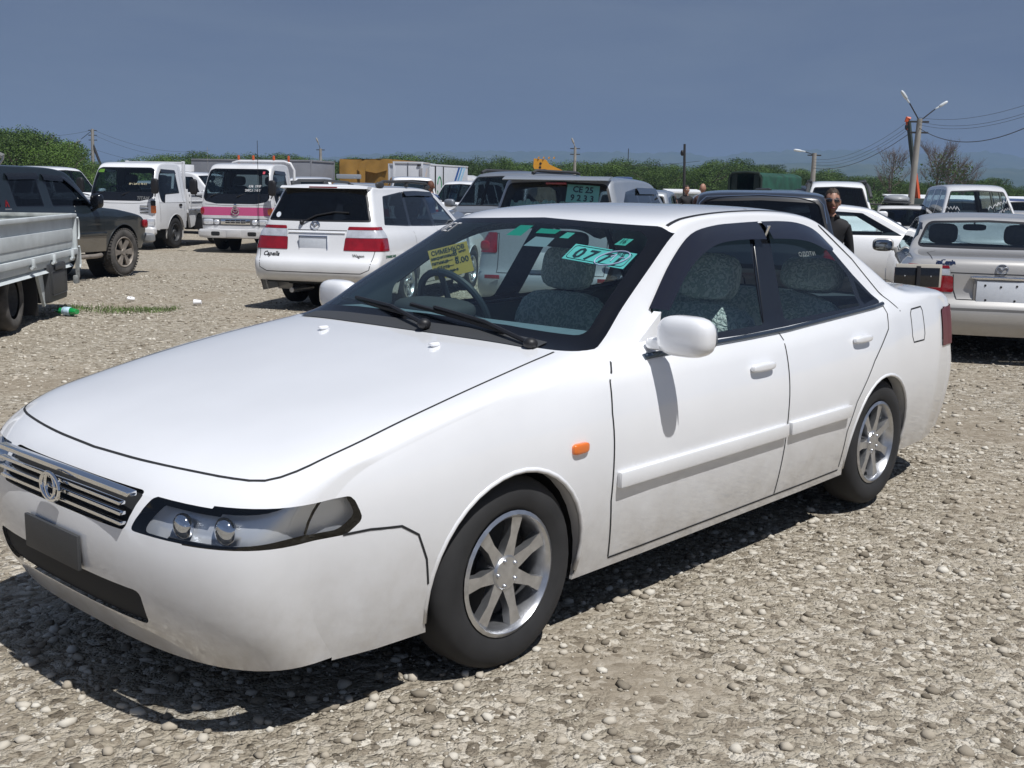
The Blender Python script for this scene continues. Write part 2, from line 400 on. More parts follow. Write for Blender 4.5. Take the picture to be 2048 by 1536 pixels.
    def done(s, cabin=None, liner=M_liner, zmin=.5, under=True, split=None, th=.022):
        if cabin:
            b = s.bm.copy(); b.normal_update()
            bmesh.ops.delete(b, geom=[f for f in b.faces if not (cabin[0] < f.calc_center_median().x < cabin[1] and f.calc_center_median().z > zmin)], context='FACES')
            for v in b.verts: v.co -= v.normal*th
            fin('interior_lining', b, liner, s.root)
        if under:
            x0, x1 = s.wx[0]+.15, s.wx[-1]-.15; W = max(s.wy)-.14
            bx('underbody', ((x0+x1)/2, 0, s.p[1]+.12), (x1-x0-1.0, 2*W-.25, .12), M_gap, s.root, .02)
        if split:
            for nm, poly, plane, sel, m in split: s.piece(nm, poly, plane, sel, m, r=0)
        return fin('body', s.bm, s.m, s.root)
def rpoly(pts, r, k=4):
    if r <= 0: return [tuple(p) for p in pts]
    out = []; n = len(pts)
    for i in range(n):
        p = Vector(pts[i][:2]); a = Vector(pts[i-1][:2])-p; b = Vector(pts[(i+1) % n][:2])-p
        if a.normalized().dot(b.normalized()) < -.93: out.append(tuple(p)); continue
        rr = min(r if len(pts[i]) < 3 else pts[i][2], a.length*.45, b.length*.45); A = p+a.normalized()*rr; B = p+b.normalized()*rr
        for j in range(k+1):
            t = j/k; q = A*(1-t)**2+p*2*t*(1-t)+B*t*t; out.append((q.x, q.y))
    return out
def area(P): return sum(P[i-1][0]*P[i][1]-P[i][0]*P[i-1][1] for i in range(len(P)))/2
def offset(P, d):
    """positive d grows the polygon"""
    sg = 1 if area(P) > 0 else -1; n = len(P); out = []
    for i in range(n):
        a = Vector(P[i-1]); p = Vector(P[i]); b = Vector(P[(i+1) % n]); u = (p-a).normalized(); v = (b-p).normalized()
        n1 = Vector((u.y, -u.x))*sg; n2 = Vector((v.y, -v.x))*sg; m_ = (n1+n2); 
        if m_.length < 1e-3: m_ = n1
        m_.normalize(); q = p+m_*(d/max(.5, m_.dot(n1))); out.append((q.x, q.y))
    return out
def wheel(root, x, y, r=.31, wd=.2, rimr=.2, style='alloy', n=7, tm=None, rm=None, name='wheel'):
    sg = 1 if y > 0 else -1; M = Matrix.Translation((x, y, r)) @ Matrix.Scale(sg, 4, (0, 1, 0))
    bm = bmesh.new(); h = wd/2; s = r-rimr
    lathe(bm, [(rimr, -h+.02), (rimr+s*.3, -h), (r-.03, -h+.006), (r-.008, -h+.025), (r, -h+.05), (r, h-.05), (r-.008, h-.025), (r-.03, h-.006), (rimr+s*.3, h), (rimr, h-.02)], 40, M)
    if r > .36:
        for k in range(48):
            a = 2*PI*k/48
            for q in (-.05, 0, .05): box(bm, M @ Vector(((r-.004)*math.cos(a+q), q*wd*7, (r-.004)*math.sin(a+q))), (.016, wd*.26, .026), 0, rotm(y=-math.degrees(a)))
    bmesh.ops.recalc_face_normals(bm, faces=bm.faces)
    t = fin(name, bm, tm or M_tyre, root, ang=50)
    bm = bmesh.new(); R_ = rimr
    lathe(bm, [(R_+.004, h-.012), (R_-.008, h-.006), (R_-.02, h-.02), (R_-.022, h-.09), (R_-.03, -h+.03)], 40, M)
    if style == 'alloy':
        lathe(bm, [(.0, h-.02), (.05, h-.022), (.06, h-.035), (.06, h-.1), (0, h-.1)], 24, M)
        for k in range(n):
            a = 2*PI*k/n; rt = rotm(y=-math.degrees(a))
            vs = []
            for rr, ww, yy in ((.04, .05, h-.03), (R_*.6, .032 if r < .36 else .075, h-.022), (R_-.01, .05 if r < .36 else .11, h-.02)):
                vs.append([bm.verts.new(M @ (rt @ Vector((rr, yy, ww/2)))), bm.verts.new(M @ (rt @ Vector((rr, yy, -ww/2)))), bm.verts.new(M @ (rt @ Vector((rr, yy-.03, -ww/2)))), bm.verts.new(M @ (rt @ Vector((rr, yy-.03, ww/2))))])
            for a_, b_ in zip(vs, vs[1:]):
                for q in range(4): bm.faces.new((a_[q], a_[(q+1) % 4], b_[(q+1) % 4], b_[q]))
        for k in range(5): ellip(bm, M @ Vector((.042*math.cos(2*PI*k/5), h-.022, .042*math.sin(2*PI*k/5))), (.008, .008, .008), 8, 5)
    else:
        lathe(bm, [(0, h-.03), (.06, h-.03), (.07, h-.05), (R_*.6, h-.075), (R_*.66, h-.06)], 28, M)
        lathe(bm, [(R_*.84, h-.065), (R_-.015, h-.07)], 28, M)
        for k in range(n):
            a = 2*PI*k/n
            P = [(R_*.66, a), (R_*.85, a), (R_*.85, a+PI/n), (R_*.66, a+PI/n)]
            bm.faces.new([bm.verts.new(M @ Vector((q*math.cos(b_), h-.062, q*math.sin(b_)))) for q, b_ in P])
        for k in range(5): 
            a = 2*PI*k/5; ellip(bm, M @ Vector((.05*math.cos(a), h-.03, .05*math.sin(a))), (.012, .012, .012), 8, 5)
    bmesh.ops.recalc_face_normals(bm, faces=bm.faces)
    fin('rim', bm, rm or M_steel, t, ang=40)
    bm = bmesh.new(); lathe(bm, [(0, h-.1), (R_-.03, h-.1)], 24, M); fin('brake_disc', bm, M_gap, t)
    return t
def seat(root, x, y, z, cm, w=.50, back=.56, head=True, rake=12, hm=None, parent=None):
    s = one('seat', lambda b: (seblock(b, (x, y, z), (.26, w/2, .09), 5), seblock(b, (x-.26-.1, y, z+back/2+.02), (.07, w/2, back/2), 4, M=rotm(y=-rake))), cm, parent or root)
    if head: one('headrest', lambda b: seblock(b, (x-.36-math.tan(R(rake))*back*.55-.01, y, z+back+.125), (.055, .145, .105), 3.5, M=rotm(y=-rake)), hm or cm, s)
    return s
def steering(root, x, y, z, r=.185, tilt=24, m=None):
    def f(b):
        Mx = Matrix.Translation((x, y, z)) @ Matrix.Rotation(R(-90+tilt), 4, 'Y')
        P = [Mx @ Vector((r*math.cos(t), r*math.sin(t), 0)) for t in np.linspace(0, 2*PI, 33)]
        tube(b, P, .016, 8, False)
        vs = seblock(b, (0, 0, 0), (.06, .07, .025), 3)
        for v in vs: v.co = Mx @ v.co
        for t in (0.2, PI-.2, -PI/2): tube(b, [Mx @ Vector((.04*math.cos(t+PI/2), .04*math.sin(t+PI/2), -.01)), Mx @ Vector((r*math.cos(t+PI/2), r*math.sin(t+PI/2), 0))], .013, 6)
        tube(b, [Mx @ Vector((0, 0, -.02)), Mx @ Vector((0, 0, -.35))], .03, 8)
    return one('steering_wheel', f, m or M_liner, root)
def mirror(root, x, y, z, m, s=(.06, .11, .075), glass_dir=-1, n=3.2, stalk=True):
    sg = 1 if y > 0 else -1
    def f(b):
        seblock(b, (x, y, z), s, n, 28, 16)
        if stalk: seblock(b, (x-.01, y-sg*(s[1]+.0), z-s[2]*.55), (.028, .06, .022), 4, 16, 10)
    o = one('door_mirror', f, m, root)
    one('mirror_glass', lambda b: seblock(b, (x+glass_dir*(s[0]+.0), y, z), (.004, s[1]*.86, s[2]*.82), 3), M_mirror, o)
    return o
def emblem(root, M, r=.05, m=None, wings=True):
    """winged oval badge in the local xy plane of M"""
    def f(b):
        tube(b, [M @ Vector((r*math.cos(t), r*.82*math.sin(t), 0)) for t in np.linspace(0, 2*PI, 29)], r*.1, 6, False)
        if wings:
            for sg in (1, -1): tube(b, [M @ Vector(p) for p in ((0, -r*.18, 0), (sg*r*.3, r*.22, 0), (sg*r*.72, r*.34, 0), (sg*r*.95, r*.1, 0))], r*.11, 6, rs=[r*.16, r*.15, r*.11, r*.07])
    return one('emblem', f, m or M_chrome, root)

def mk(fx, hood, wb, wt, roof, rt, rb, rx, zs=.22, fin_=.30, rin=.14, drop=.05, deck=None, nose=.62, bump=.45, wi=.12):
    """profile keys: hood front, windscreen base/top, roof crown, roof rear, rear belt"""
    P = [(fx-.09, zs, fx-.09-fin_, zs), (fx, bump, fx-fin_, bump), (fx-.01, nose, fx-fin_, nose), (fx-.10, hood[0], fx-.08-fin_*.9, hood[0]-.02)]
    mx_, mz = (fx-.10+wb[0])/2, (hood[0]+wb[1])/2+.03
    P += [(mx_, mz, mx_-.12, mz-.035), (wb[0]+.06, wb[1]-.012, wb[0]-.06, wb[1]-.04)]
    for u in (.12, .5, .88): P.append((wb[0]+(wt[0]-wb[0])*u, wb[1]+(wt[1]-wb[1])*u, wb[0]+(wt[0]-wb[0])*u-wi, wb[1]+(wt[1]-wb[1])*u-.03))
    P.append((wt[0]-.06, wt[1]+.008, wt[0]-.06-wi*.9, wt[1]-.03)); P.append((wt[0]-.28, wt[1]+(roof-wt[1])*.7, wt[0]-.36, wt[1]+(roof-wt[1])*.7-drop))
    P.append(((wt[0]+rt[0])/2, roof, (wt[0]+rt[0])/2, roof-drop)); P.append((rt[0]+.25, rt[1]+(roof-rt[1])*.5, rt[0]+.28, rt[1]+(roof-rt[1])*.5-drop))
    P += [(rt[0], rt[1], rt[0]+rin*.8, rt[1]-drop)]
    for u in (.12, .5, .9): P.append((rt[0]-.04+(rb[0]-rt[0]+.04)*u, rt[1]-.02+(rb[1]-rt[1]+.02)*u, rt[0]-.04+(rb[0]-rt[0]+.04)*u+rin, rt[1]-.02+(rb[1]-rt[1]+.02)*u-.03*(1-u)))
    if deck: P += [(deck[0]+.12, deck[1], deck[0]+.12+rin*1.4, deck[1]-.03), (deck[0], deck[1]-.03, deck[0]+rin*1.6, deck[1]-.06)]
    P += [(rx+.06, .66, rx+.06+rin*1.3, .66), (rx, .58, rx+rin*1.3, .58), (rx+.005, .42, rx+rin*1.3, .42), (rx+.07, zs+.1, rx+.07+rin*1.3, zs+.1)]
    return P
def auto(t, prof, W, zb, m, wt, wb, rt, rb, zr, side, wheels, s1=.05, sh=.035, tum=.33, n=3.2, gf=None, gs=None, gr=None, nl=10, nv=16, per=3, zw=.62, seal=.022, lights=True, sidepoly=None, taper=.07, arch=.05, zs=.22, rm=(.03, .055), blackp=False, cut_front=True, mir=True, gapx=(), noend=False, r=.04):
    """body with windscreen, rear window, side windows, wheels, lamps, mirrors"""
    gf = gf or G_mid; gs = gs or G_priv; gr = gr or G_priv
    xf, xr = prof[1][0], min(p[0] for p in prof)
    c = Car(t, prof, [(xr-.1, W-taper*1.3), (xr+.25, W-taper*.5), (xr+.8, W-.005), (0, W), (xf-1.0, W-.005), (xf-.35, W-taper), (xf+.1, W-taper*2.6)], zw, zs, .05, [(-9, zb), (9, zb)], s1, sh, tum, n=n, per=per, nl=nl, nv=nv, m=m)
    Yt = c.Y(0, zr-.06); Yb = c.Y(0, zb+.04)
    if cut_front: c.window('windscreen', [(-Yb+.05, wb[1]+.035), (-Yt+.05, wt[1]-.045), (0, wt[1]-.02), (Yt-.05, wt[1]-.045), (Yb-.05, wb[1]+.035), (0, wb[1]+.05)], 'end', c.selfront(0, wt[0]-.15), gf, seal, M_black, r=r)
    c.window('rear_window', [(-Yb+.09, rb[1]+rm[0]), (-Yt+.07, rt[1]-rm[1]), (0, rt[1]-rm[1]+.02), (Yt-.07, rt[1]-rm[1]), (Yb-.09, rb[1]+rm[0]), (0, rb[1]+rm[0]-.005)], 'end', c.selrear(0, rt[0]+.15), gr, seal, M_black, r=r)
    for sg in (1, -1):
        for P in side: c.window('side_window', P, 'side', c.selside(sg), gs, .014, M_blackg, r=.025)
        if blackp:
            for P, N in zip(side, side[1:]): c.piece('pillar_trim', [P[-1], P[-2], N[1], N[0]], 'side', c.selside(sg), M_blackg, r=0)
        if mir: mirror(t, wb[0]-.12 if wb[0] < 9 else 0, sg*(Yb+.16), zb+.11, m, (.055, .11, .075))
    gl = []
    for sg in (1, -1):
        for x in gapx: gl.append(('side', sg, [(x, zb-.01), (x, zs+.04)]))
    if gapx: gl += [('side', s_, [(gapx[0], zs+.045), (gapx[-1], zs+.045)]) for s_ in (1, -1)]
    xs, rr = wheels[:2], wheels[2]
    c.arches(xs, rr, rr+arch)
    if gl: c.gaps(gl)
    c.sp = (Yt, Yb, W)
    st = wheels[3] if len(wheels) > 3 else 'alloy'
    for x in xs:
        for sg in (1, -1): wheel(t, x, sg*(W-.12), rr, .19, rr*.64, st, 6 if st == 'alloy' else 8)
    bx('cabin_floor', ((wb[0]+rb[0])/2, 0, .35), (wb[0]-rb[0]-.2, 2*W-.3, .05), M_liner, t)
    one('dashboard', lambda b: seblock(b, (wb[0]-.22, 0, zb-.12), (.26, W-.14, .16), 4), M_liner, t)
    for y in (.37, -.37): seat(t, wb[0]-.95, y, .5, M_lgrey, .5, .54)
    one('rear_bench', lambda b: (seblock(b, (wb[0]-1.75, 0, .5), (.26, .6, .1), 5), seblock(b, (wb[0]-2.08, 0, .78), (.08, .6, .27), 5, M=rotm(y=-14))), M_lgrey, t)
    return c

# ================================================================ ground
def ground():
    bm = bmesh.new(); N = 90
    xs = np.concatenate([-np.geomspace(6000, 8, 18), np.linspace(-7.5, 7.5, 41), np.geomspace(8, 6000, 18)]); ys = np.concatenate([[-40, -10], np.linspace(0, 22, 60), np.geomspace(23, 9000, 24)])
    rnd = random.Random(3); g = {}
    for i, x in enumerate(xs):
        for j, y in enumerate(ys):
            near = abs(x) < 8 and y < 23
            g[i, j] = bm.verts.new((x, y, (.012*math.sin(x*1.7+y*.6)+.01*math.sin(y*2.3-x)-.012) if near else -.012))
    for i in range(len(xs)-1):
        for j in range(len(ys)-1): bm.faces.new((g[i, j], g[i+1, j], g[i+1, j+1], g[i, j+1]))
    m = bpy.data.materials.new('gravel_ground'); m.use_nodes = True; t = m.node_tree; b = t.nodes['Principled BSDF']; b.inputs['Roughness'].default_value = .95; b.inputs['Specular IOR Level'].default_value = .1
    c = t.nodes.new('ShaderNodeTexCoord'); k = t.links.new
    v1 = nn(t, 'ShaderNodeTexVoronoi', _Scale=34); v2 = nn(t, 'ShaderNodeTexVoronoi', _Scale=90); n1 = nn(t, 'ShaderNodeTexNoise', _Scale=.45, _Detail=6, _Roughness=.62); n2 = nn(t, 'ShaderNodeTexNoise', _Scale=6, _Detail=6)
    nw = nn(t, 'ShaderNodeTexNoise', _Scale=11, _Detail=3); k(c.outputs['Object'], nw.inputs['Vector']); vs_ = nn(t, 'ShaderNodeVectorMath', operation='SCALE'); vs_.inputs['Scale'].default_value = .055; k(nw.outputs['Color'], vs_.inputs[0]); va = nn(t, 'ShaderNodeVectorMath', operation='ADD'); k(vs_.outputs[0], va.inputs[0]); k(c.outputs['Object'], va.inputs[1])
    for q in (v1, v2): k(va.outputs[0], q.inputs['Vector'])
    for q in (n1, n2): k(c.outputs['Object'], q.inputs['Vector'])
    r1 = t.nodes.new('ShaderNodeValToRGB'); e = r1.color_ramp.elements; e[0].color = (.11, .09, .065, 1); e[1].color = (.74, .69, .59, 1); x = e.new(.12); x.color = (.27, .23, .175, 1); x = e.new(.5); x.color = (.41, .365, .285, 1); x = e.new(.8); x.color = (.50, .45, .37, 1)
    sx = nn(t, 'ShaderNodeSeparateColor'); k(v1.outputs['Color'], sx.inputs[0]); k(sx.outputs[0], r1.inputs[0])
    s2 = nn(t, 'ShaderNodeSeparateColor'); k(v2.outputs['Color'], s2.inputs[0]); r2 = t.nodes.new('ShaderNodeValToRGB'); e = r2.color_ramp.elements; e[0].color = (.14, .115, .085, 1); e[1].color = (.56, .50, .41, 1); k(s2.outputs[1], r2.inputs[0])
    m1 = nn(t, 'ShaderNodeMixRGB'); nh = nn(t, 'ShaderNodeMath', operation='MULTIPLY'); nh.inputs[1].default_value = .45; k(n2.outputs['Fac'], nh.inputs[0]); k(nh.outputs[0], m1.inputs[0]); k(r1.outputs[0], m1.inputs[1]); k(r2.outputs[0], m1.inputs[2])
    # patches of packed earth
    r3 = t.nodes.new('ShaderNodeValToRGB'); r3.color_ramp.elements[0].position = .52; r3.color_ramp.elements[1].position = .62; k(n1.outputs['Fac'], r3.inputs[0])
    m2 = nn(t, 'ShaderNodeMixRGB'); m2.inputs[2].default_value = (.22, .185, .14, 1); k(m1.outputs[0], m2.inputs[1]); ml = nn(t, 'ShaderNodeMath', operation='MULTIPLY'); ml.inputs[1].default_value = .72; k(r3.outputs[0], ml.inputs[0]); k(ml.outputs[0], m2.inputs[0])
    k(m2.outputs[0], b.inputs['Base Color'])
    inv = nn(t, 'ShaderNodeMath', operation='SUBTRACT'); inv.inputs[0].default_value = 1; k(v1.outputs['Distance'], inv.inputs[1])
    inv2 = nn(t, 'ShaderNodeMath', operation='MULTIPLY_ADD'); inv2.inputs[1].default_value = -.5; k(v2.outputs['Distance'], inv2.inputs[0]); k(inv.outputs[0], inv2.inputs[2]); n3 = nn(t, 'ShaderNodeTexNoise', _Scale=160, _Detail=4); k(c.outputs['Object'], n3.inputs['Vector']); ad3 = nn(t, 'ShaderNodeMath', operation='MULTIPLY_ADD'); ad3.inputs[1].default_value = .35; k(n3.outputs['Fac'], ad3.inputs[0]); k(inv2.outputs[0], ad3.inputs[2])
    st = nn(t, 'ShaderNodeMapRange'); st.inputs['To Min'].default_value = .95; st.inputs['To Max'].default_value = .3; k(r3.outputs[0], st.inputs[0])
    bp = nn(t, 'ShaderNodeBump', _Strength=1., _Distance=.022); k(st.outputs[0], bp.inputs['Strength']); k(ad3.outputs[0], bp.inputs['Height']); k(bp.outputs[0], b.inputs['Normal'])
    o = fin('ground', bm, m); o['kind'] = 'structure'
    # loose stones lying on the near ground
    rng = np.random.default_rng(5); Ns = 110000
    yy = 2.2+16*rng.random(Ns)**1.6; xx = -8+14*rng.random(Ns); s = .004+.019*rng.random(Ns)**5
    keep = (xx > -.62*yy-1) & (xx < .62*yy+1); keep &= rng.random(Ns) < .35+.65*np.clip(.5+.6*np.sin(xx*1.9+1.3*np.sin(yy*1.1))*np.sin(yy*1.4+1.7*np.sin(xx*.8)), 0, 1)
    xx, yy, s = xx[keep], yy[keep], s[keep]; n = len(xx)
    ph = (1+5**.5)/2; base = np.array([(-1, ph, 0), (1, ph, 0), (-1, -ph, 0), (1, -ph, 0), (0, -1, ph), (0, 1, ph), (0, -1, -ph), (0, 1, -ph), (ph, 0, -1), (ph, 0, 1), (-ph, 0, -1), (-ph, 0, 1)])/1.9
    F = np.array([(0, 11, 5), (0, 5, 1), (0, 1, 7), (0, 7, 10), (0, 10, 11), (1, 5, 9), (5, 11, 4), (11, 10, 2), (10, 7, 6), (7, 1, 8), (3, 9, 4), (3, 4, 2), (3, 2, 6), (3, 6, 8), (3, 8, 9), (4, 9, 5), (2, 4, 11), (6, 2, 10), (8, 6, 7), (9, 8, 1)])
    asp = np.stack([.8+.6*rng.random(n), .7+.4*rng.random(n), .45+.3*rng.random(n)], 1)
    V = base[None]*s[:, None, None]*asp[:, None, :]*(.75+.5*rng.random((n, 12, 1))); a = rng.random(n)*6.28; ca, sa = np.cos(a)[:, None], np.sin(a)[:, None]
    X = V[:, :, 0]*ca-V[:, :, 1]*sa+xx[:, None]; Y = V[:, :, 0]*sa+V[:, :, 1]*ca+yy[:, None]
    Z = V[:, :, 2]+(.012*np.sin(xx*1.7+yy*.6)+.01*np.sin(yy*2.3-xx)-.012)[:, None]+s[:, None]*.2
    me = bpy.data.meshes.new('loose_gravel'); P = np.stack([X, Y, Z], 2).reshape(-1).astype('f4'); FF = (F[None]+12*np.arange(n)[:, None, None]).reshape(-1)
    me.vertices.add(12*n); me.vertices.foreach_set('co', P); me.loops.add(len(FF)); me.loops.foreach_set('vertex_index', FF.astype('i4')); me.polygons.add(20*n); me.polygons.foreach_set('loop_start', np.arange(0, len(FF), 3, dtype='i4')); me.update(calc_edges=True); me.validate()
    gm = bpy.data.materials.new('gravel_stone'); gm.use_nodes = True; t = gm.node_tree; b = t.nodes['Principled BSDF']; b.inputs['Roughness'].default_value = .9
    gi = t.nodes.new('ShaderNodeNewGeometry'); rp = t.nodes.new('ShaderNodeValToRGB'); e = rp.color_ramp.elements; e[0].color = (.16, .135, .10, 1); e[1].color = (.62, .585, .51, 1); q = e.new(.5); q.color = (.41, .36, .285, 1)
    t.links.new(gi.outputs['Random Per Island'], rp.inputs[0]); t.links.new(rp.outputs[0], b.inputs['Base Color'])
    o = link('loose_gravel', me, gm); o['kind'] = 'stuff'; o['label'] = 'loose pale stones strewn over the gravel lot'; o['category'] = 'gravel'
ground()

# ================================================================ white sedan in front
LACE = bpy.data.materials.new('lace_cover'); LACE.use_nodes = True
def _lace():
    t = LACE.node_tree; b = t.nodes['Principled BSDF']; b.inputs['Roughness'].default_value = .9; c = t.nodes.new('ShaderNodeTexCoord')
    n = nn(t, 'ShaderNodeTexNoise', _Scale=9, _Detail=2, _Distortion=2.4); v = nn(t, 'ShaderNodeTexWave', _Scale=14, _Distortion=14, _Detail=3); v.inputs['Detail Scale'].default_value = 2.2
    t.links.new(c.outputs['Object'], n.inputs['Vector']); t.links.new(c.outputs['Object'], v.inputs['Vector'])
    r = t.nodes.new('ShaderNodeValToRGB'); r.color_ramp.elements[0].position = .35; r.color_ramp.elements[0].color = (.46, .52, .50, 1); r.color_ramp.elements[1].position = .6; r.color_ramp.elements[1].color = (.74, .77, .73, 1)
    t.links.new(v.outputs['Fac'], r.inputs[0]); t.links.new(r.outputs[0], b.inputs['Base Color'])
    bp = nn(t, 'ShaderNodeBump', _Strength=.5, _Distance=.01); t.links.new(v.outputs['Fac'], bp.inputs['Height']); t.links.new(bp.outputs[0], b.inputs['Normal'])
_lace()
HP = (.27, 4.73, R(-132.1))
def hero():
    t = thing('sedan', 'glossy white sedan in the foreground with dark window visors and lace seat covers', 'car', (HP[0], HP[1], 0), HP[2])
    prof = [(2.24, .21, 1.93, .21), (2.31, .34, 2.0, .34), (2.33, .50, 2.02, .50), (2.31, .60, 2.00, .60), (2.25, .68, 1.95, .67), (2.12, .745, 1.86, .73), (1.85, .81, 1.66, .785), (1.5, .875, 1.38, .845), (1.15, .935, 1.06, .90), (.98, .962, .90, .925),
            (.92, .985, .77, .945), (.70, 1.105, .575, 1.06), (.45, 1.235, .34, 1.19), (.27, 1.335, .155, 1.288), (.17, 1.372, .06, 1.325), (-.02, 1.397, -.08, 1.352), (-.40, 1.415, -.42, 1.368), (-.80, 1.408, -.80, 1.358), (-1.05, 1.378, -1.00, 1.322), (-1.25, 1.300, -1.13, 1.245),
            (-1.50, 1.165, -1.33, 1.125), (-1.72, 1.055, -1.50, 1.02), (-1.82, 1.022, -1.60, .985), (-2.05, 1.010, -1.85, .968), (-2.30, .992, -2.06, .945), (-2.38, .955, -2.13, .91), (-2.40, .85, -2.15, .83), (-2.41, .68, -2.16, .68), (-2.45, .6, -2.2, .6), (-2.46, .45, -2.2, .45), (-2.40, .24, -2.15, .24)]
    c = Car(t, prof, [(-2.5, .72), (-2.3, .775), (-2.0, .82), (-1.4, .85), (-.6, .86), (.6, .86), (1.4, .85), (1.8, .82), (2.05, .77), (2.3, .70)], .62, .2, .055, [(-2.5, 1.06), (-1.9, 1.01), (-1.5, .975), (-1.3, .955), (-.4, .922), (.8, .912), (1.4, .9), (2.3, .8)], .06, .045, .43, n=2.9, per=5, nl=18, nv=30, m=M_white)
    gaps = []
    for sg in (1, -1):
        so_ = c.selside(sg)
        # window band (dark), then the panes inside it
        D = [(.41, .925), (.45, 1.05), (.22, 1.205), (.03, 1.302), (-.14, 1.332), (-.49, 1.345), (-.82, 1.338), (-1.0, 1.29), (-1.21, 1.10), (-1.375, .972), (-1.30, .958), (-.42, .927), (-.10, .921)]
        A = c.cut(rpoly(D, .035), 'side', so_)
        P1 = [(.40, .94), (.435, 1.05), (.215, 1.192), (.0, 1.283), (-.17, 1.315), (-.405, 1.325), (-.275, .945)]
        P2 = [(-.565, 1.328), (-.80, 1.318), (-.97, 1.275), (-1.155, 1.10), (-1.165, .965), (-.46, .948)]
        P3 = [(-1.20, 1.08), (-1.335, .985), (-1.205, .968)]
        w1 = fin('side_window', c.cut(rpoly(P1, .02), 'side', lambda f: True, A), G_clear, t)
        w2 = fin('side_window', c.cut(rpoly(P2, .02), 'side', lambda f: True, A), G_clear, t)
        fin('quarter_window', c.cut(rpoly(P3, .01), 'side', lambda f: True, A), G_priv, t)
        fin('window_frame', A, M_blackg, t)
        # belt moulding
        bm = bmesh.new(); P = [(x, sg*(c.Y(x, z)+.004), z) for x, z in [(.60, .905), (.2, .911), (-.1, .913), (-.42, .918), (-.8, .934), (-1.25, .952), (-1.36, .962)]]; tube(bm, P, .011, 8); fin('belt_moulding', bm, mat('dark_chrome', (.10, .13, .17), .22, .8), t)
        # door visors: curved dark acrylic standing off the frame
        def visor(top, low):
            bm = bmesh.new(); prev = None
            def rs(P, n=24):
                P = [Vector(p) for p in P]; d = [0]
                for a, b in zip(P, P[1:]): d.append(d[-1]+(b-a).length)
                P = [Vector(v_[:2]) for v_ in catmull([(v_.x, v_.y, 0, 0) for v_ in P], 4)]; d = [0]
                for a, b in zip(P, P[1:]): d.append(d[-1]+(b-a).length)
                return [(np.interp(q, d, [p.x for p in P]), np.interp(q, d, [p.y for p in P])) for q in np.linspace(0, d[-1], n)]
            rows = []
            for a, b in zip(rs(top), rs(low)):
                r = []
                for k in range(5):
                    u = k/4; x = a[0]+(b[0]-a[0])*u; z = a[1]+(b[1]-a[1])*u; r.append(bm.verts.new((x, sg*(c.Y(x, z)+.006+.026*math.sin(u*PI/2)), z)))
                rows.append(r)
            for a, b in zip(rows, rows[1:]):
                for k in range(4): bm.faces.new((a[k], a[k+1], b[k+1], b[k]))
            return fin('window_visor', bm, mat('visor_acrylic', (.010, .010, .016), .08, coat=1.), t)
        visor([(.455, 1.055), (.23, 1.212), (.04, 1.308), (-.14, 1.338), (-.30, 1.346), (-.485, 1.351)], [(.37, 1.045), (.14, 1.19), (-.06, 1.262), (-.20, 1.278), (-.33, 1.281), (-.475, 1.279)])
        visor([(-.515, 1.351), (-.68, 1.351), (-.83, 1.342), (-.96, 1.312), (-1.03, 1.27), (-1.08, 1.235)], [(-.53, 1.280), (-.68, 1.276), (-.82, 1.264), (-.90, 1.245), (-.96, 1.225), (-1.02, 1.215)])
        bx('visor_clip', (-.502, sg*(c.Y(-.5, 1.32)+.032), 1.312), (.018, .006, .05), M_chrome, t, .002, rotm(x=-sg*22))
        one('door_pillar_trim', lambda b: tube(b, [(-.425, sg*(c.Y(-.42, 1.31)+.008), 1.29), (-.36, sg*(c.Y(-.36, 1.15)+.008), 1.15), (-.285, sg*(c.Y(-.28, .95)+.002), .945)], .0025, 6), M_blackg, t)
        # roof drip moulding
        bm = bmesh.new(); P = [(.16, 1.322), (.08, 1.350), (-.02, 1.368), (-.28, 1.386), (-.6, 1.390), (-.85, 1.382), (-1.0, 1.345)]
        c.ribbon(bm, [(x, sg*y) for x, y in ((.15, .555), (.05, .545), (-.3, .535), (-.6, .53), (-.9, .525))], 'top', 1, .012, .002); fin('roof_moulding', bm, M_black, t)
        gaps += [('side', sg, [(.78, .905), (.83, .85), (.845, .75), (.84, .45), (.80, .24)]), ('side', sg, [(-.34, .915), (-.33, .6), (-.33, .24)]), ('side', sg, [(-1.36, .955), (-1.33, .85), (-1.15, .72), (-.98, .55), (-.92, .42), (-.92, .25)]), ('side', sg, [(.80, .235), (-.92, .235)]), ('side', sg, [(1.640, .36), (1.655, .44), (1.69, .52), (1.75, .557), (1.85, .567), (1.93, .566)]),
                 ('side', sg, [(-.50, 1.35), (-.515, 1.40)]), ('side', sg, [(-1.02, 1.33), (-1.25, 1.17), (-1.43, .99), (-1.50, .92)])]
        # side rubbing strip and handles
        one('door_handle', lambda b: (seblock(b, (-.12, sg*(c.Y(-.12, .80)+.014), .80), (.085, .014, .016), 4)), M_white, t)
        one('door_handle', lambda b: (seblock(b, (-1.02, sg*(c.Y(-1.02, .83)+.014), .83), (.085, .014, .016), 4)), M_white, t)
        one('side_moulding', lambda b: [box(b, ((x0+x1)/2, sg*(c.Y((x0+x1)/2, .52)+.008), .52), (x1-x0, .022, .055), .008) for x0, x1 in ((-.32, .82), (-.9, -.345))], M_white, t)
        one('side_lamp', lambda b: seblock(b, (1.02, sg*(c.Y(1.02, .66)+.002), .66), (.04, .012, .018), 4), M_amber, t)
        # tail lamp wrapping the corner
        L_ = c.piece('tail_light', [(-2.05, .70), (-2.05, .89), (-2.5, .92), (-2.5, .70)], 'side', so_, mat('dark_red_lens', (.10, .004, .015), .35), .02, .006)
        c.piece('tail_light', [(sg*.80, .70), (sg*.80, .9), (sg*.42, .9), (sg*.42, .70)], 'end', c.selrear(None, -2.1), M_red, .02, .006)
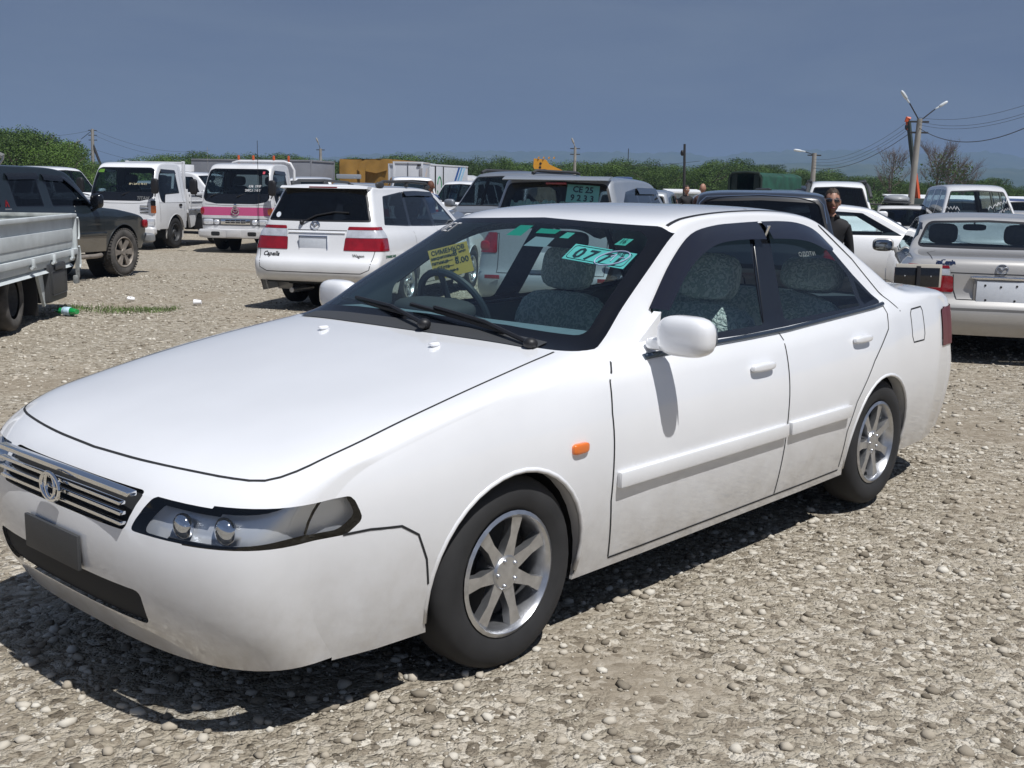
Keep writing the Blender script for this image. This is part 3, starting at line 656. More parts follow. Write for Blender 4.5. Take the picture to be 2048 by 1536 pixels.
        for pl_, P_, se_ in (('end', [(sg*.80, .565), (sg*.80, .655), (sg*.42, .66), (sg*.38, .57)], c.selfront(None, 1.7)), ('side', [(2.4, .565), (2.4, .66), (1.90, .668), (1.87, .60), (1.92, .565)], so_)):
            b_ = c.cut(rpoly(P_, .02), pl_, se_); b_.normal_update(); k_ = b_.copy()
            for v in k_.verts: v.co -= v.normal*.048
            L2 = fin('headlight', b_, glass('lamp_glass', (.90, .92, .94)), t); fin('reflector', k_, mat('lamp_reflector', (.80, .81, .83), .32, .55), L2)
        one('headlight_bulb', lambda b: [seblock(b, c.sx(sg*y_, .612, 1, -.035)[0], (.022, r_, r_), 2.2) for y_, r_ in ((.66, .036), (.53, .034))], M_chrome, t)
        mirror(t, .55, sg*.925, .985, M_white, (.055, .105, .07))
        one('mirror_sail', lambda b: prism(b, [(.60, .93), (.455, .925), (.44, 1.045)], 1, sg*(c.Y(.5, .97)-.02), sg*(c.Y(.5, .97)+.013)), M_white, t)
    gaps += [('side', 1, [(-1.62, .90), (-1.615, .79), (-1.63, .76), (-1.77, .76), (-1.785, .79), (-1.78, .905), (-1.765, .925), (-1.64, .92), (-1.62, .90)])]
    HG = [(.965, .69), (1.3, .715), (1.6, .73), (1.9, .735), (2.02, .72), (2.09, .68), (2.13, .60), (2.165, .45), (2.19, .25), (2.20, 0)]
    HG = [tuple(v_[:2]) for v_ in catmull([(a_, b_, 0, 0) for a_, b_ in HG], 4)]; gaps += [('top', 1, HG+[(x, -y) for x, y in HG[-2::-1]]),
             ('top', 1, [(-1.72, -.50), (-1.80, -.56), (-2.36, -.55)]), ('top', 1, [(-1.72, .50), (-1.80, .56), (-2.36, .55)]), ('top', 1, [(.03, -.56), (-.02, -.5)])]
    c.piece('grille', [(-.36, .565), (-.38, .665), (.38, .665), (.36, .565)], 'end', c.selfront(None, 1.7), M_gap, .02, -.01)
    one('grille_bars', lambda b: [box(b, (2.312, 0, z), (.02, .72, .010), .003) for z in (.585, .612, .64)]+[box(b, (2.30, 0, .668), (.03, .78, .014), .004)], M_chrome, t)
    c.piece('air_intake', [(-.42, .31), (-.42, .41), (.42, .41), (.42, .31)], 'end', c.selfront(None, 1.7), M_gap, .03, -.01)
    ws = [(-.755, .945), (-.735, .985), (-.592, 1.312), (-.545, 1.337), (0, 1.356), (.545, 1.337), (.592, 1.312), (.735, .985), (.755, .945), (.55, .955), (0, .972), (-.55, .955)]
    A = c.cut(rpoly(ws, .04), 'end', c.selfront(None, .05))
    inn = [(-.692, .985), (-.560, 1.292), (-.50, 1.318), (0, 1.335), (.50, 1.318), (.560, 1.292), (.692, .985), (.4, 1.0), (0, 1.006), (-.4, 1.0)]
    W = fin('windscreen', c.cut(rpoly(inn, .03), 'end', lambda f: True, A), G_ws, t)
    fin('windscreen_surround', A, mat('ceramic_band', (.006, .007, .010), .18, spec=.35), t)
    # shade band at the top of the windscreen is part of the glass
    rw = [(-.66, 1.045), (-.50, 1.30), (0, 1.325), (.50, 1.30), (.66, 1.045), (0, 1.065)]
    c.window('rear_window', rw, 'end', c.selrear(None, -1.0), G_mid, .03, M_black, r=.05)
    c.arches((1.30, -1.30), .30, .335)
    c.gaps(gaps)
    # cabin floor, dashboard, seats
    def dash(b):
        P = [(.88, .93), (.78, .975), (.60, .97), (.44, .93), (.36, .86), (.40, .60), (.9, .55)]
        prism(b, P, 1, -.67, .67)
    one('dashboard', dash, mat('dashboard_blue_grey', (.15, .20, .24), .75, var=.08), t, True, 30)
    one('instrument_hood', lambda b: seblock(b, (.50, -.36, .965), (.12, .19, .05), 3), M_liner, t)
    bx('cabin_floor', (-.5, 0, .28), (2.6, 1.5, .06), M_liner, t)
    bx('parcel_shelf', (-1.52, 0, .955), (.5, 1.18, .03), M_lgrey, t)
    seat(t, -.03, .37, .45, LACE, .54, .53); seat(t, .05, -.36, .45, LACE, .54, .53)
    one('rear_bench', lambda b: (seblock(b, (-.85, 0, .43), (.27, .64, .1), 5), seblock(b, (-1.20, 0, .72), (.085, .64, .29), 5, M=rotm(y=-18))), LACE, t)
    for y in (.43, -.43): one('headrest', lambda b: seblock(b, (-1.30, y, 1.08), (.08, .155, .085), 3.2, M=rotm(y=-15)), LACE, t)
    steering(t, .37, -.37, .95, .19, 27, mat('steering_wheel_vinyl', (.02, .028, .038), .45))
    bx('light_stop_tray', (1.45, 0, .25), (1.2, 1.36, .02), M_gap, t, .004)  # added pan, keeps sun from leaking through the open underside into the ground shadow
    one('interior_mirror', lambda b: (seblock(b, (.12, .03, 1.265), (.018, .12, .035), 4), tube(b, [(.14, .03, 1.27), (.19, .03, 1.33)], .008, 6)), M_black, t)
    # wipers
    def wip(b):
        for pts in ([(.99, .10, .985), (.90, -.18, 1.02), (.82, -.48, 1.025)], [(.98, .60, .965), (.93, .34, 1.01), (.90, .06, 1.035)]):
            tube(b, pts, .008, 6); P = [Vector(p) for p in pts]
            mid = P[1]*.4+P[2]*.6; d = (P[2]-P[1]).normalized(); tube(b, [mid-d*.27+Vector((-.01, 0, -.018)), mid+Vector((.0, 0, -.012)), mid+d*.27+Vector((-.01, 0, -.018))], .009, 5)
            ellip(b, pts[0], (.025, .025, .02))
    one('wiper', wip, M_black, t)
    one('cowl_vent', lambda b: c.ribbon(b, [(.952, -.62), (.965, -.3), (.968, 0), (.965, .3), (.952, .62)], 'top', 1, .075, .003), M_plas, t)
    one('washer_nozzle', lambda b: [seblock(b, (1.13, y, .945), (.022, .012, .008), 3) for y in (-.3, .3)], M_white, t)
    # writing on the glass: marker on the windscreen, small etched stickers
    def wsdecal(s, y, z, size, m, name='lettering', **k):
        bm = text_bm(s, size, **k)
        for v in bm.verts: v.co = Vector((y+v.co.x, z+v.co.y, 0))
        return fin(name, c.decal(bm, 'end', 1, .002), m, t, False)
    wsdecal('МЕГ', -.49, 1.298, .05, M_wtxt, sx=1.3)
    MG = mat('green_sticker', (.0, .24, .17), .6); MGl = mat('pale_green_sticker', (.06, .36, .30), .6)
    def wspoly(P, m, name):
        bm = bmesh.new(); n = 6
        for k in range(n): # split into strips so it follows the curve
            u0, u1 = k/n, (k+1)/n; A_ = [P[0][i]+(P[1][i]-P[0][i])*u0 for i in (0, 1)]; B_ = [P[0][i]+(P[1][i]-P[0][i])*u1 for i in (0, 1)]; C_ = [P[3][i]+(P[2][i]-P[3][i])*u1 for i in (0, 1)]; D_ = [P[3][i]+(P[2][i]-P[3][i])*u0 for i in (0, 1)]
            bm.faces.new([bm.verts.new((q[0], q[1], 0)) for q in (A_, B_, C_, D_)])
        return fin(name, c.decal(bm, 'end', 1, -.002), m, t)
    wspoly([(-.07, 1.325), (.0, 1.325), (-.005, 1.285), (-.085, 1.285)], MG, 'sticker'); wspoly([(.055, 1.316), (.165, 1.314), (.155, 1.298), (.055, 1.298)], MG, 'sticker')
    wspoly([(.205, 1.306), (.245, 1.305), (.24, 1.284), (.195, 1.285)], MGl, 'sticker'); wspoly([(.47, 1.293), (.51, 1.291), (.505, 1.268), (.46, 1.27)], MGl, 'sticker'); wsdecal('16', .486, 1.280, .024, M_btxt)
    wspoly([(.075, 1.285), (.175, 1.283), (.18, 1.25), (.065, 1.25)], mat('white_sticker', (.20, .26, .30), .6), 'sticker')
    c.decaltext('ОДОТИ', -.83, 1.205, .026, 'side', 1, mat('etched_mark', (.4, .45, .45), .5), flip=-1, sx=1.6)
    one('number_plate_holder', lambda b: box(b, (2.338, 0, .46), (.012, .32, .10), .004), M_plas, t)
    one('emblem', lambda b: (tube(b, [(2.335, .055*math.cos(a), .618+.040*math.sin(a)) for a in np.linspace(0, 2*PI, 25)], .006, 6, False), tube(b, [(2.335, .028*math.cos(a), .622+.036*math.sin(a)) for a in np.linspace(0, 2*PI, 21)], .005, 6, False)), M_chrome, t)
    for x in (1.30, -1.30):
        for sg in (1, -1): wheel(t, x, sg*.735, .305, .185, .195, 'alloy', 7)
    b = c.done((-1.7, .95), mat('cabin_lining', (.17, .20, .215), .8))
    # loose things lying behind the windscreen
    inv = Matrix.Translation((HP[0], HP[1], 0)) @ Matrix.Rotation(HP[2], 4, 'Z')
    def wsp(y, z, off):
        h, n_ = c.proj(y, z, 'end', 1); return h-n_*off, n_
    # number plate leaning inside the screen
    def plate(nm, lab, cat, cen, wv, hv, wd, hg, m, off=.03):
        o, n_ = wsp(*cen, off); M = inv @ frame(o, wv, hv); p = thing(nm, lab, cat); p.matrix_world = M @ Matrix.Scale(.93, 4); return p
    p = plate('number_plate', 'green tinted number plate reading 07 71 RUS behind the sedan windscreen', 'number plate', (.417, 1.250), (-.02, 1, -.085), (-.66, -.32, .46), .3, .09, None)
    def pl(b): box(b, (0, 0, 0), (.31, .105, .002), 0)
    one('plate_panel', pl, mat('plate_green', (.16, .56, .54), .5, var=.12, vscale=8), p)
    def rim(b):
        P = rpoly([(-.145, -.043), (.145, -.043), (.145, .043), (-.145, .043)], .02); tube(b, [(x, y, .002) for x, y in P+P[:1]], .0016, 4, False)
    one('plate_border', rim, M_btxt, p)
    for s_, x, y, sz, b_ in (('0', -.100, -.006, .095, .0025), ('7', -.040, -.008, .09, .0025), ('7', .035, -.010, .09, .0025), ('1', .098, -.016, .09, .003), ('RUS', .088, .032, .024, .0005)):
        text(s_, Matrix.Translation((x, y, .002)), M_btxt, p, sz, bold=b_, shear=.12)
    MK = mat('lilac_marker', (.75, .58, .82), .6)
    def circ(b):
        tube(b, [(.070+.066*math.cos(a)+.012*math.sin(a), -.003+.052*math.sin(a)+.014*math.cos(a), .0045) for a in np.linspace(0, 2*PI, 33)], .0026, 6, False); tube(b, [(.058, .005, .0045), (.076, .026, .0045), (.074, -.022, .0045)], .002, 6); tube(b, [(.098, .004, .0045), (.124, .011, .0045)], .002, 6)
    one('marker_ring', circ, MK, p)
    # yellow card notice
    p = plate('paper_notice', 'tilted yellow card notice with dark handwriting behind the sedan windscreen', 'notice', (-.248, 1.178), (.36, .92, .02), (-.50, .05, .45), .3, .2, None, .035)
    a_, b_, c_ = at(858, 500, 4.66), at(936, 480, 4.66), at(868, 563, 4.66); ctr = (b_+c_)/2; p.matrix_world = frame(ctr, b_-a_, a_-c_) @ Matrix.Scale((b_-a_).length/.285, 4)
    one('card', lambda b: box(b, (0, 0, 0), (.285, .215, .001), 0), mat('yellow_card', (.62, .44, .10), .8, var=.08, vscale=6), p)
    for s_, x, y, sz, al in (('СИМЕНКОВ', -.002, .078, .042, 'CENTER'), ('закреплено', -.135, .042, .030, 'LEFT'), ('8', .042, .046, .055, 'CENTER'), ('мест', .095, .050, .022, 'CENTER'), ('до', .045, .014, .022, 'CENTER'), ('пятница—', -.138, .008, .031, 'LEFT'), ('суббота—', -.138, -.030, .031, 'LEFT'), ('8.00', .078, -.012, .058, 'CENTER'), ('воскресенье', -.138, -.066, .028, 'LEFT')):
        text(s_, Matrix.Translation((x, y, .002)), mat('sign_ink', (.02, .05, .05), .6), p, sz, align=al, bold=.0009)
    return t
hero()

# ================================================================ other vehicles
def lamp(c, name, poly, plane, sel, m, out=.006, r=.02, label=None):
    return c.piece(name, poly, plane, sel, m, r, out)
def wagon():
    t = thing('estate_car', 'white estate car seen from behind with black roof rails and dark rear window', 'car', (-1.75, 15.33, 0), R(75))
    wb, wt, rt, rb = (1.05, .97), (.28, 1.42), (-2.00, 1.49), (-2.26, 1.05)
    prof = mk(2.28, (.74,), wb, wt, 1.50, rt, rb, -2.42, zs=.26, rin=.13, drop=.06)
    sd_ = [[(-1.93, 1.03), (-1.72, 1.37), (-1.06, 1.425), (-1.16, 1.0)], [(-1.10, 1.0), (-1.0, 1.425), (-.34, 1.435), (-.26, .98)], [(-.19, .98), (-.26, 1.435), (.05, 1.40), (.40, 1.20), (.74, .985)]]
    c = auto(t, prof, .85, .95, M_white, wt, wb, rt, (-2.3, 1.055), 1.48, sd_, (1.34, -1.34, .31), gs=G_tint, gr=G_priv, rm=(.012, .04), blackp=True, nl=14, nv=24, per=4, tum=.36, gapx=(.85, -.22, -1.12), n=3.4, taper=.06)
    for sg in (1, -1):
        # lamp cluster: red shell with a clear band, on the corner
        for nm, z0, z1, y0, m in (('tail_light', .735, .880, .37, M_red), ('reversing_lamp', .885, .972, .39, M_clear), ('tail_light', .976, 1.012, .40, M_red)):
            c.lamp(nm, sg, y0, z0, z1, -2.04, m, r=.012)
        one('roof_rail', lambda b: (tube(b, [(-1.75, sg*.55, 1.50), (-1.6, sg*.56, 1.545), (-.8, sg*.575, 1.555), (-.05, sg*.565, 1.535), (.08, sg*.56, 1.48)], .018, 8), seblock(b, (-1.68, sg*.555, 1.505), (.11, .028, .035), 3), seblock(b, (-.8, sg*.565, 1.515), (.05, .02, .035), 3), seblock(b, (.02, sg*.555, 1.49), (.09, .025, .03), 3)), M_plas, t)
    for sg in (1, -1):
        bm = bmesh.new(); prev = None
        for u in np.linspace(0, 1, 12):
            x = -1.0+u*1.05+0; z = 1.44-.02*abs(u-.4); cur = [bm.verts.new((x, sg*(c.Y(x, z)+.008), z)), bm.verts.new((x, sg*(c.Y(x, z-.06)+.03), z-.06))]
            if prev: bm.faces.new((prev[0], prev[1], cur[1], cur[0]))
            prev = cur
        fin('window_visor', bm, M_blackg, t)
    one('rear_spoiler', lambda b: prism(b, [(-1.93, 1.475), (-2.05, 1.482), (-2.10, 1.455), (-1.98, 1.44)], 1, -.56, .56), M_white, t)
    bx('stop_lamp', (-2.092, 0, 1.466), (.012, .36, .014), M_red, t, .002)
    # plate recess and blank plate
    px_ = c.sx(0, .80)[0].x
    bx('number_plate', (px_-.004, .03, .80), (.008, .36, .19), M_plate, t, .003)
    one('plate_frame', lambda b: tube(b, [(px_-.010, -.15, .705), (px_-.010, -.15, .895), (px_-.010, .21, .895), (px_-.010, .21, .705), (px_-.010, -.15, .705)], .006, 6), mat('plate_frame_blue', (.06, .10, .2), .4), t)
    one('tailgate_trim', lambda b: tube(b, [c.sx(y_, .935)[0] for y_ in (-.36, -.2, 0, .2, .36)], .010, 8), M_white, t)
    c.gaps([('end', -1, [(-.72, 1.01), (-.74, .75), (-.70, .52), (-.60, .475), (.60, .475), (.70, .52), (.74, .75), (.72, 1.01)]), ('end', -1, [(-.38, .965), (.38, .965)])], .008)
    emblem(t, frame(c.sx(.03, 1.02, off=.006)[0], (0, -1, 0), (.25, 0, 1)), .058)
    c.decaltext('Capella', .57, .675, .075, 'end', -1, mat('chrome_lettering_dark', (.10, .10, .11), .3, .5), flip=-1, bold=.002, shear=.3)
    c.decaltext('Wagon', -.55, .675, .05, 'end', -1, bpy.data.materials['chrome_lettering_dark'], flip=-1, bold=.001)
    for sg in (-1,): c.decaltext('DYNAMIC 4WD', -2.0, .665, .04, 'side', -1, mat('green_lettering', (.03, .2, .12), .5), flip=1, bold=.002)
    one('rear_wiper', lambda b: (tube(b, [c.sx(y_, z_, off=.02)[0] for y_, z_ in ((.20, 1.045), (.02, 1.13), (-.20, 1.17), (-.38, 1.165))], .010, 6), ellip(b, c.sx(.2, 1.045, off=.015)[0], (.03, .025, .03))), M_black, t)
    one('bumper_lip', lambda b: prism(b, [(-2.33, .32), (-2.45, .38), (-2.45, .60), (-2.41, .625), (-2.33, .62)], 1, -.70, .70), M_white, t) if 0 else None
    bx('mud_flap', (-1.72, .70, .30), (.02, .2, .2), M_white2, t, .004); bx('mud_flap', (-1.72, -.70, .30), (.02, .2, .2), M_white2, t, .004)
    one('exhaust_pipe', lambda b: tube(b, [(-1.8, .3, .24), (-2.36, .3, .25)], .03, 10), M_steel, t)
    one('sticker', lambda b: b.faces.new([b.verts.new(c.sx(.53+.032*math.cos(a), 1.135+.032*math.sin(a))[0]) for a in np.linspace(0, 2*PI, 16, endpoint=False)]), M_plate, t)
    for o in t.children:
        if o.name.startswith('side_window'):
            if max(v.co.x for v in o.data.vertices) > .5: o.data.materials[0] = glass('open_window_glass', (.93, .95, .95))
    c.done((-2.2, 1.0)); return t
wagon()

def green_suv():
    t = thing('off_road_car', 'dusty dark green off-road estate with tan lower body and black door visors', 'car', (-7.09-1.38*math.cos(R(74.5)), 18.08-1.38*math.sin(R(74.5)), 0), R(74.5))
    wb, wt, rt, rb = (.78, 1.14), (.30, 1.62), (-2.15, 1.68), (-2.25, 1.12)
    prof = mk(2.12, (.92,), wb, wt, 1.70, rt, rb, -2.38, zs=.42, nose=.80, bump=.62, fin_=.16, drop=.045, rin=.08)
    sd_ = [[(-2.1, 1.12), (-2.0, 1.56), (-1.32, 1.60), (-1.30, 1.12)], [(-1.0, 1.12), (-1.08, 1.58), (-.50, 1.59), (-.42, 1.12)], [(-.24, 1.12), (-.32, 1.58), (.10, 1.56), (.30, 1.42), (.66, 1.12)]]
    c = auto(t, prof, .86, 1.08, M_green, wt, wb, rt, rb, 1.66, sd_, (1.38, -1.38, .38), gs=G_priv, gr=G_priv, nl=10, nv=24, per=4, tum=.20, sh=.025, n=4.2, taper=.04, arch=.07, zw=.95, zs=.42, mir=False, gapx=(.84, -.33, -1.05))
    for w_ in [o for o in t.children if o.name.startswith('wheel') and not o.name.startswith('wheel_')]:
        w_.data.materials[0] = M_tyred
        for ch in w_.children:
            if ch.name.startswith('rim'): ch.data.materials[0] = M_sdirty
    for sg in (1, -1):
        for a, b_ in (((-1.10, 1.585), (-.46, 1.60)), ((-.36, 1.59), (.12, 1.57))):
            bm = bmesh.new(); prev = None
            pts = [a, b_] if b_[0] < 0 else [a, b_, (.34, 1.43), (.68, 1.14)]
            Q = []
            for p, q in zip(pts, pts[1:]): Q += [(p[0]+(q[0]-p[0])*u, p[1]+(q[1]-p[1])*u) for u in np.linspace(0, 1, 8)]
            for k, (x, z) in enumerate(Q):
                dn = (.0, -.09) if x < .12 else (-.055, -.045)
                cur = [bm.verts.new((x, sg*(c.Y(x, z)+.01), z)), bm.verts.new((x+dn[0]*.5, sg*(c.Y(x, z+dn[1])+.035), z+dn[1]*.6)), bm.verts.new((x+dn[0], sg*(c.Y(x, z+dn[1])+.04), z+dn[1]))]
                if prev:
                    for i in (0, 1): bm.faces.new((prev[i], prev[i+1], cur[i+1], cur[i]))
                prev = cur
            fin('window_visor', bm, M_blackg, t)
        # tan lower paint and cladding
        c.piece('lower_panel', [(-.98, .42), (-.98, .66), (.90, .66), (.92, .42)], 'side', c.selside(sg), M_tan, .0, .002)
        one('side_strip', lambda b: [box(b, (-.03, sg*(c.Y(0, .70)+.006), .70), (1.86, .016, .045), .005)], M_green, t)
        one('running_board', lambda b: tube(b, [(-.85, sg*.80, .36), (-.6, sg*.90, .36), (.55, sg*.90, .36), (.8, sg*.80, .36)], .035, 10), M_sdirty, t)
        one('door_handle', lambda b: seblock(b, (-.24, sg*(c.Y(0, .98)+.012), .98), (.07, .014, .018), 4), M_black, t)
        one('door_mirror', lambda b: (seblock(b, (.60, sg*(c.Y(.6, 1.16)+.15), 1.20), (.06, .10, .11), 3.5), tube(b, [(.62, sg*(c.Y(.6, 1.1)), 1.04), (.60, sg*(c.Y(.6, 1.1)+.12), 1.10)], .025, 8)), M_blackg, t)
        one('turn_signal', lambda b: seblock(b, (2.0, sg*.80, .82), (.06, .03, .07), 4), M_red, t)
        lamp(c, 'headlight', [(sg*.70, .74), (sg*.70, .88), (sg*.42, .88), (sg*.42, .74)], 'end', c.selfront(0, 1.6), M_clear)
    one('front_bumper', lambda b: seblock(b, (2.17, 0, .58), (.11, .84, .09), 6), mat('dull_bumper', (.33, .34, .35), .45, .5), t)
    bm = text_bm('Λ', .11, bold=.006); 
    for v in bm.verts: v.co = Vector((-1.18+v.co.x, 1.16+v.co.y, 0))
    fin('red_emblem', c.decal(bm, 'side', -1), mat('red_badge', (.4, .02, .03), .5), t, False)
    bx('name_badge', (-1.18, -(c.Y(-1.18, 1.09)+.002), 1.09), (.13, .006, .022), M_steel, t, .002)
    c.decaltext('Bighorn', .62, .83, .075, 'side', -1, mat('faded_lettering', (.12, .12, .12), .6), flip=1, shear=.3) if 0 else None
    c.done((-2.3, .9)); return t
green_suv()

def silver_sedan():
    """origin mid wheelbase; rear bumper was fitted at 4.3, 9.75"""
    a = R(73); L = 2.34
    t = thing('sedan', 'champagne silver sedan from behind at the right edge with a blank plate', 'car', (4.33+L*math.cos(a), 9.80+L*math.sin(a), -.07), a)
    wb, wt, rt, rb = (1.05, .95), (.35, 1.33), (-.92, 1.335), (-1.55, 1.03)
    prof = mk(2.42, (.70,), wb, wt, 1.39, rt, rb, -2.42, zs=.22, deck=(-2.33, 1.005), drop=.07, rin=.15)
    prof = [p for p in prof]
    sd_ = [[(-1.40, .975), (-1.12, 1.20), (-.90, 1.285), (-.62, 1.305), (-.55, .955)], [(-.48, .955), (-.53, 1.31), (0, 1.305), (.32, 1.19), (.68, .955)]]
    c = auto(t, prof, .885, .93, M_silver, wt, wb, (-.98, 1.325), (-1.5, 1.03), 1.36, sd_, (1.37, -1.37, .31), gs=G_mid, gr=G_clear, blackp=True, nl=18, nv=26, per=5, tum=.42, sh=.04, n=2.5, taper=.09, gapx=(.9, -.51, -1.40), mir=False, r=.07, rm=(.03, .02))
    for sg in (1, -1):
        c.lamp('tail_light', sg, .40, .70, .845, -2.10, M_red); c.lamp('reversing_lamp', sg, .43, .850, .905, -2.10, M_clear); c.lamp('tail_light', sg, .44, .91, .935, -2.10, M_red, r=.008)
        c.piece('fog_lamp', [(sg*.6, 9), (sg*.6, 9.1), (sg*.5, 9.1), (sg*.5, 9)], 'end', c.selrear(0, -1.9), M_red, 0, 0) if 0 else None
        mirror(t, .72, sg*(c.Y(.7, .95)+.15), .985, M_silver, (.06, .12, .075))
    emblem(t, frame(c.sx(0, .92, off=.006)[0], (0, -1, 0), (.2, 0, 1)), .048, M_steel)
    c.decaltext('millenia', .47, .962, .052, 'end', -1, mat('blue_chrome_lettering', (.08, .12, .25), .25, .6), flip=-1, bold=.004, shear=.15)
    px_ = c.sx(0, .72)[0].x
    one('plate_garnish', lambda b: seblock(b, (c.sx(0, .84)[0].x-.008, 0, .84), (.022, .26, .016), 5), M_chrome, t)
    one('plate_surround', lambda b: box(b, (px_-.006, 0, .72), (.02, .45, .235), .008), mat('plate_surround_silver', (.30, .29, .28), .4, .2), t)
    bx('number_plate', (px_-.018, 0, .715), (.010, .40, .195), M_plate, t, .004)
    one('plate_bolt', lambda b: [ellip(b, (px_-.024, y, z), (.004, .010, .010), 10, 6) for y, z in ((-.13, .775), (.13, .775), (0, .765), (-.12, .645), (.12, .645))], M_black, t)
    c.gaps([('end', -1, [(-.40, .86), (-.39, .72), (-.36, .64), (.36, .64), (.39, .72), (.40, .86)]), ('end', -1, [(-.54, .875), (.54, .875)]), ('top', 1, [(-1.62, .52), (-1.75, .60), (-2.25, .58)]), ('top', 1, [(-1.62, -.52), (-1.75, -.60), (-2.25, -.58)])], .008)
    one('bumper_groove', lambda b: c.ribbon(b, [(-.78, .555), (0, .56), (.78, .555)], 'end', -1, .02, .002), mat('dark_silver', (.16, .155, .15), .5, .3), t)
    one('parcel_shelf', lambda b: box(b, (-1.42, 0, .975), (.35, 1.1, .03), .01), M_lgrey, t)
    one('interior_mirror', lambda b: (seblock(b, (.35, .0, 1.22), (.02, .12, .035), 4), tube(b, [(.36, 0, 1.23), (.42, 0, 1.30)], .01, 6)), M_black, t)
    c.done((-1.7, 1.0), mat('beige_lining', (.20, .19, .17), .8)); return t
silver_sedan()

def minivan():
    a = R(73); L = 2.28
    t = thing('minivan', 'silver blue minivan from behind with pleated curtains and a sale sign', 'car', (.37+L*math.cos(a), 11.35+L*math.sin(a), 0), a)
    wb, wt, rt, rb = (1.35, 1.0), (.45, 1.52), (-2.05, 1.60), (-2.22, 1.02)
    prof = mk(2.3, (.80,), wb, wt, 1.635, rt, rb, -2.36, zs=.25, drop=.07, rin=.14)
    sd_ = [[(-1.85, 1.08), (-1.75, 1.36), (-1.55, 1.47), (-.98, 1.51), (-.98, 1.04)], [(-.90, 1.04), (-.92, 1.51), (-.25, 1.52), (-.18, 1.02)], [(-.10, 1.02), (-.16, 1.52), (.25, 1.47), (.95, 1.04)]]
    c = auto(t, prof, .85, .98, M_silvb, wt, wb, rt, (-2.25, 1.06), 1.60, sd_, (1.37, -1.37, .31), gs=G_tint, gr=G_clear, blackp=True, nl=14, nv=20, per=4, tum=.30, n=3.0, taper=.06, gapx=(1.0, -.14, -.94), r=.06)
    one('rear_spoiler', lambda b: prism(b, [(-1.95, 1.622), (-2.10, 1.61), (-2.19, 1.58), (-2.18, 1.572), (-2.05, 1.59)], 1, -.56, .56), M_silvb, t)
    bx('stop_lamp', (-2.11, 0, 1.545), (.02, .22, .022), M_red, t, .004)
    for sg in (1, -1):
        c.lamp('tail_light', sg, .60, .82, 1.03, -2.08, M_red)
        one('reversing_lamp', lambda b: seblock(b, (-2.33, sg*.69, .90), (.012, .05, .05), 3), M_red, t)
        bx('reflector', (-2.365, sg*.60, .58), (.015, .16, .04), M_red, t, .004)
        bm = bmesh.new(); prev = None
        for x in np.linspace(-.92, .30, 14):
            z = 1.52-.03*max(0, x)**2; cur = [bm.verts.new((x, sg*(c.Y(x, z)+.008), z)), bm.verts.new((x, sg*(c.Y(x, z-.07)+.03), z-.07))]
            if prev: bm.faces.new((prev[0], prev[1], cur[1], cur[0]))
            prev = cur
        fin('window_visor', bm, M_blackg, t)
    # pleated curtain inside
    bm = bmesh.new(); prev = None
    for k in range(121):
        y = .60-1.0*k/120; x = -1.97+.02*math.sin(k*PI/3); zt = 1.36-.012*math.sin(k*PI/15)+.01*math.cos(k*PI/6)
        cur = [bm.verts.new((x+.10, y*.92, zt)), bm.verts.new((x-.06, y, .98))]
        if prev: bm.faces.new((prev[0], prev[1], cur[1], cur[0]))
        prev = cur
    fin('curtain', bm, mat('curtain_cloth', (.48, .72, .72), .9), t)
    # sign on the glass, inside
    M = frame((-2.06, -.27, 1.44), (.02, -1, -.06), (.22, 0, 1)); sgn = bx('sale_sign', (0, 0, 0), (.34, .19, .003), mat('sign_green', (.22, .52, .50), .7), t, 0); sgn.matrix_local = M
    text('CE 25', M @ Matrix.Translation((0, .042, .003)), M_btxt, t, .088, bold=.0025, name='lettering'); text('9 2 3 3', M @ Matrix.Translation((0, -.046, .003)), M_btxt, t, .088, bold=.0025)
    c.gaps([('end', -1, [(-.62, 1.5), (-.72, 1.03), (-.58, 1.02), (-.57, .62), (.57, .62), (.58, 1.02), (.72, 1.03), (.62, 1.5)])], .008)
    bx('number_plate', (-2.355, 0, .76), (.012, .34, .17), M_plate, t, .004)
    c.done((-2.2, 1.2)); return t
minivan()

def black_wagon():
    a = R(78); L = 2.3
    t = thing('estate_car', 'black tall estate car from behind with a bright chrome line round its tailgate', 'car', (2.36+L*math.cos(a), 10.7+L*math.sin(a), 0), a)
    wb, wt, rt, rb = (1.1, .98), (.45, 1.43), (-2.05, 1.47), (-2.2, 1.0)
    prof = mk(2.28, (.78,), wb, wt, 1.515, rt, rb, -2.36, zs=.25, drop=.06, rin=.16)
    sd_ = [[(-1.95, 1.04), (-1.85, 1.37), (-.95, 1.41), (-.95, 1.0)], [(-.88, 1.0), (-.88, 1.41), (-.2, 1.42), (-.15, .99)], [(-.08, .99), (-.12, 1.42), (.3, 1.38), (.8, 1.0)]]
    c = auto(t, prof, .86, .96, M_dark, wt, wb, rt, (-2.2, 1.02), 1.48, sd_, (1.35, -1.35, .31), nl=14, nv=20, per=4, tum=.30, n=3.2, taper=.06, gapx=(.9, -.11, -.92), r=.07)
    one('tailgate_line', lambda b: tube(b, [(-2.15, -.63, 1.20), (-2.11, -.59, 1.38), (-2.08, -.53, 1.44), (-2.065, 0, 1.465), (-2.08, .53, 1.44), (-2.11, .59, 1.38), (-2.15, .63, 1.20)], .005, 6), M_chrome, t)
    for sg in (1, -1):
        c.lamp('tail_light', sg, .62, .72, .95, -2.12, M_red)
    c.done((-2.2, 1.0)); return t
black_wagon()

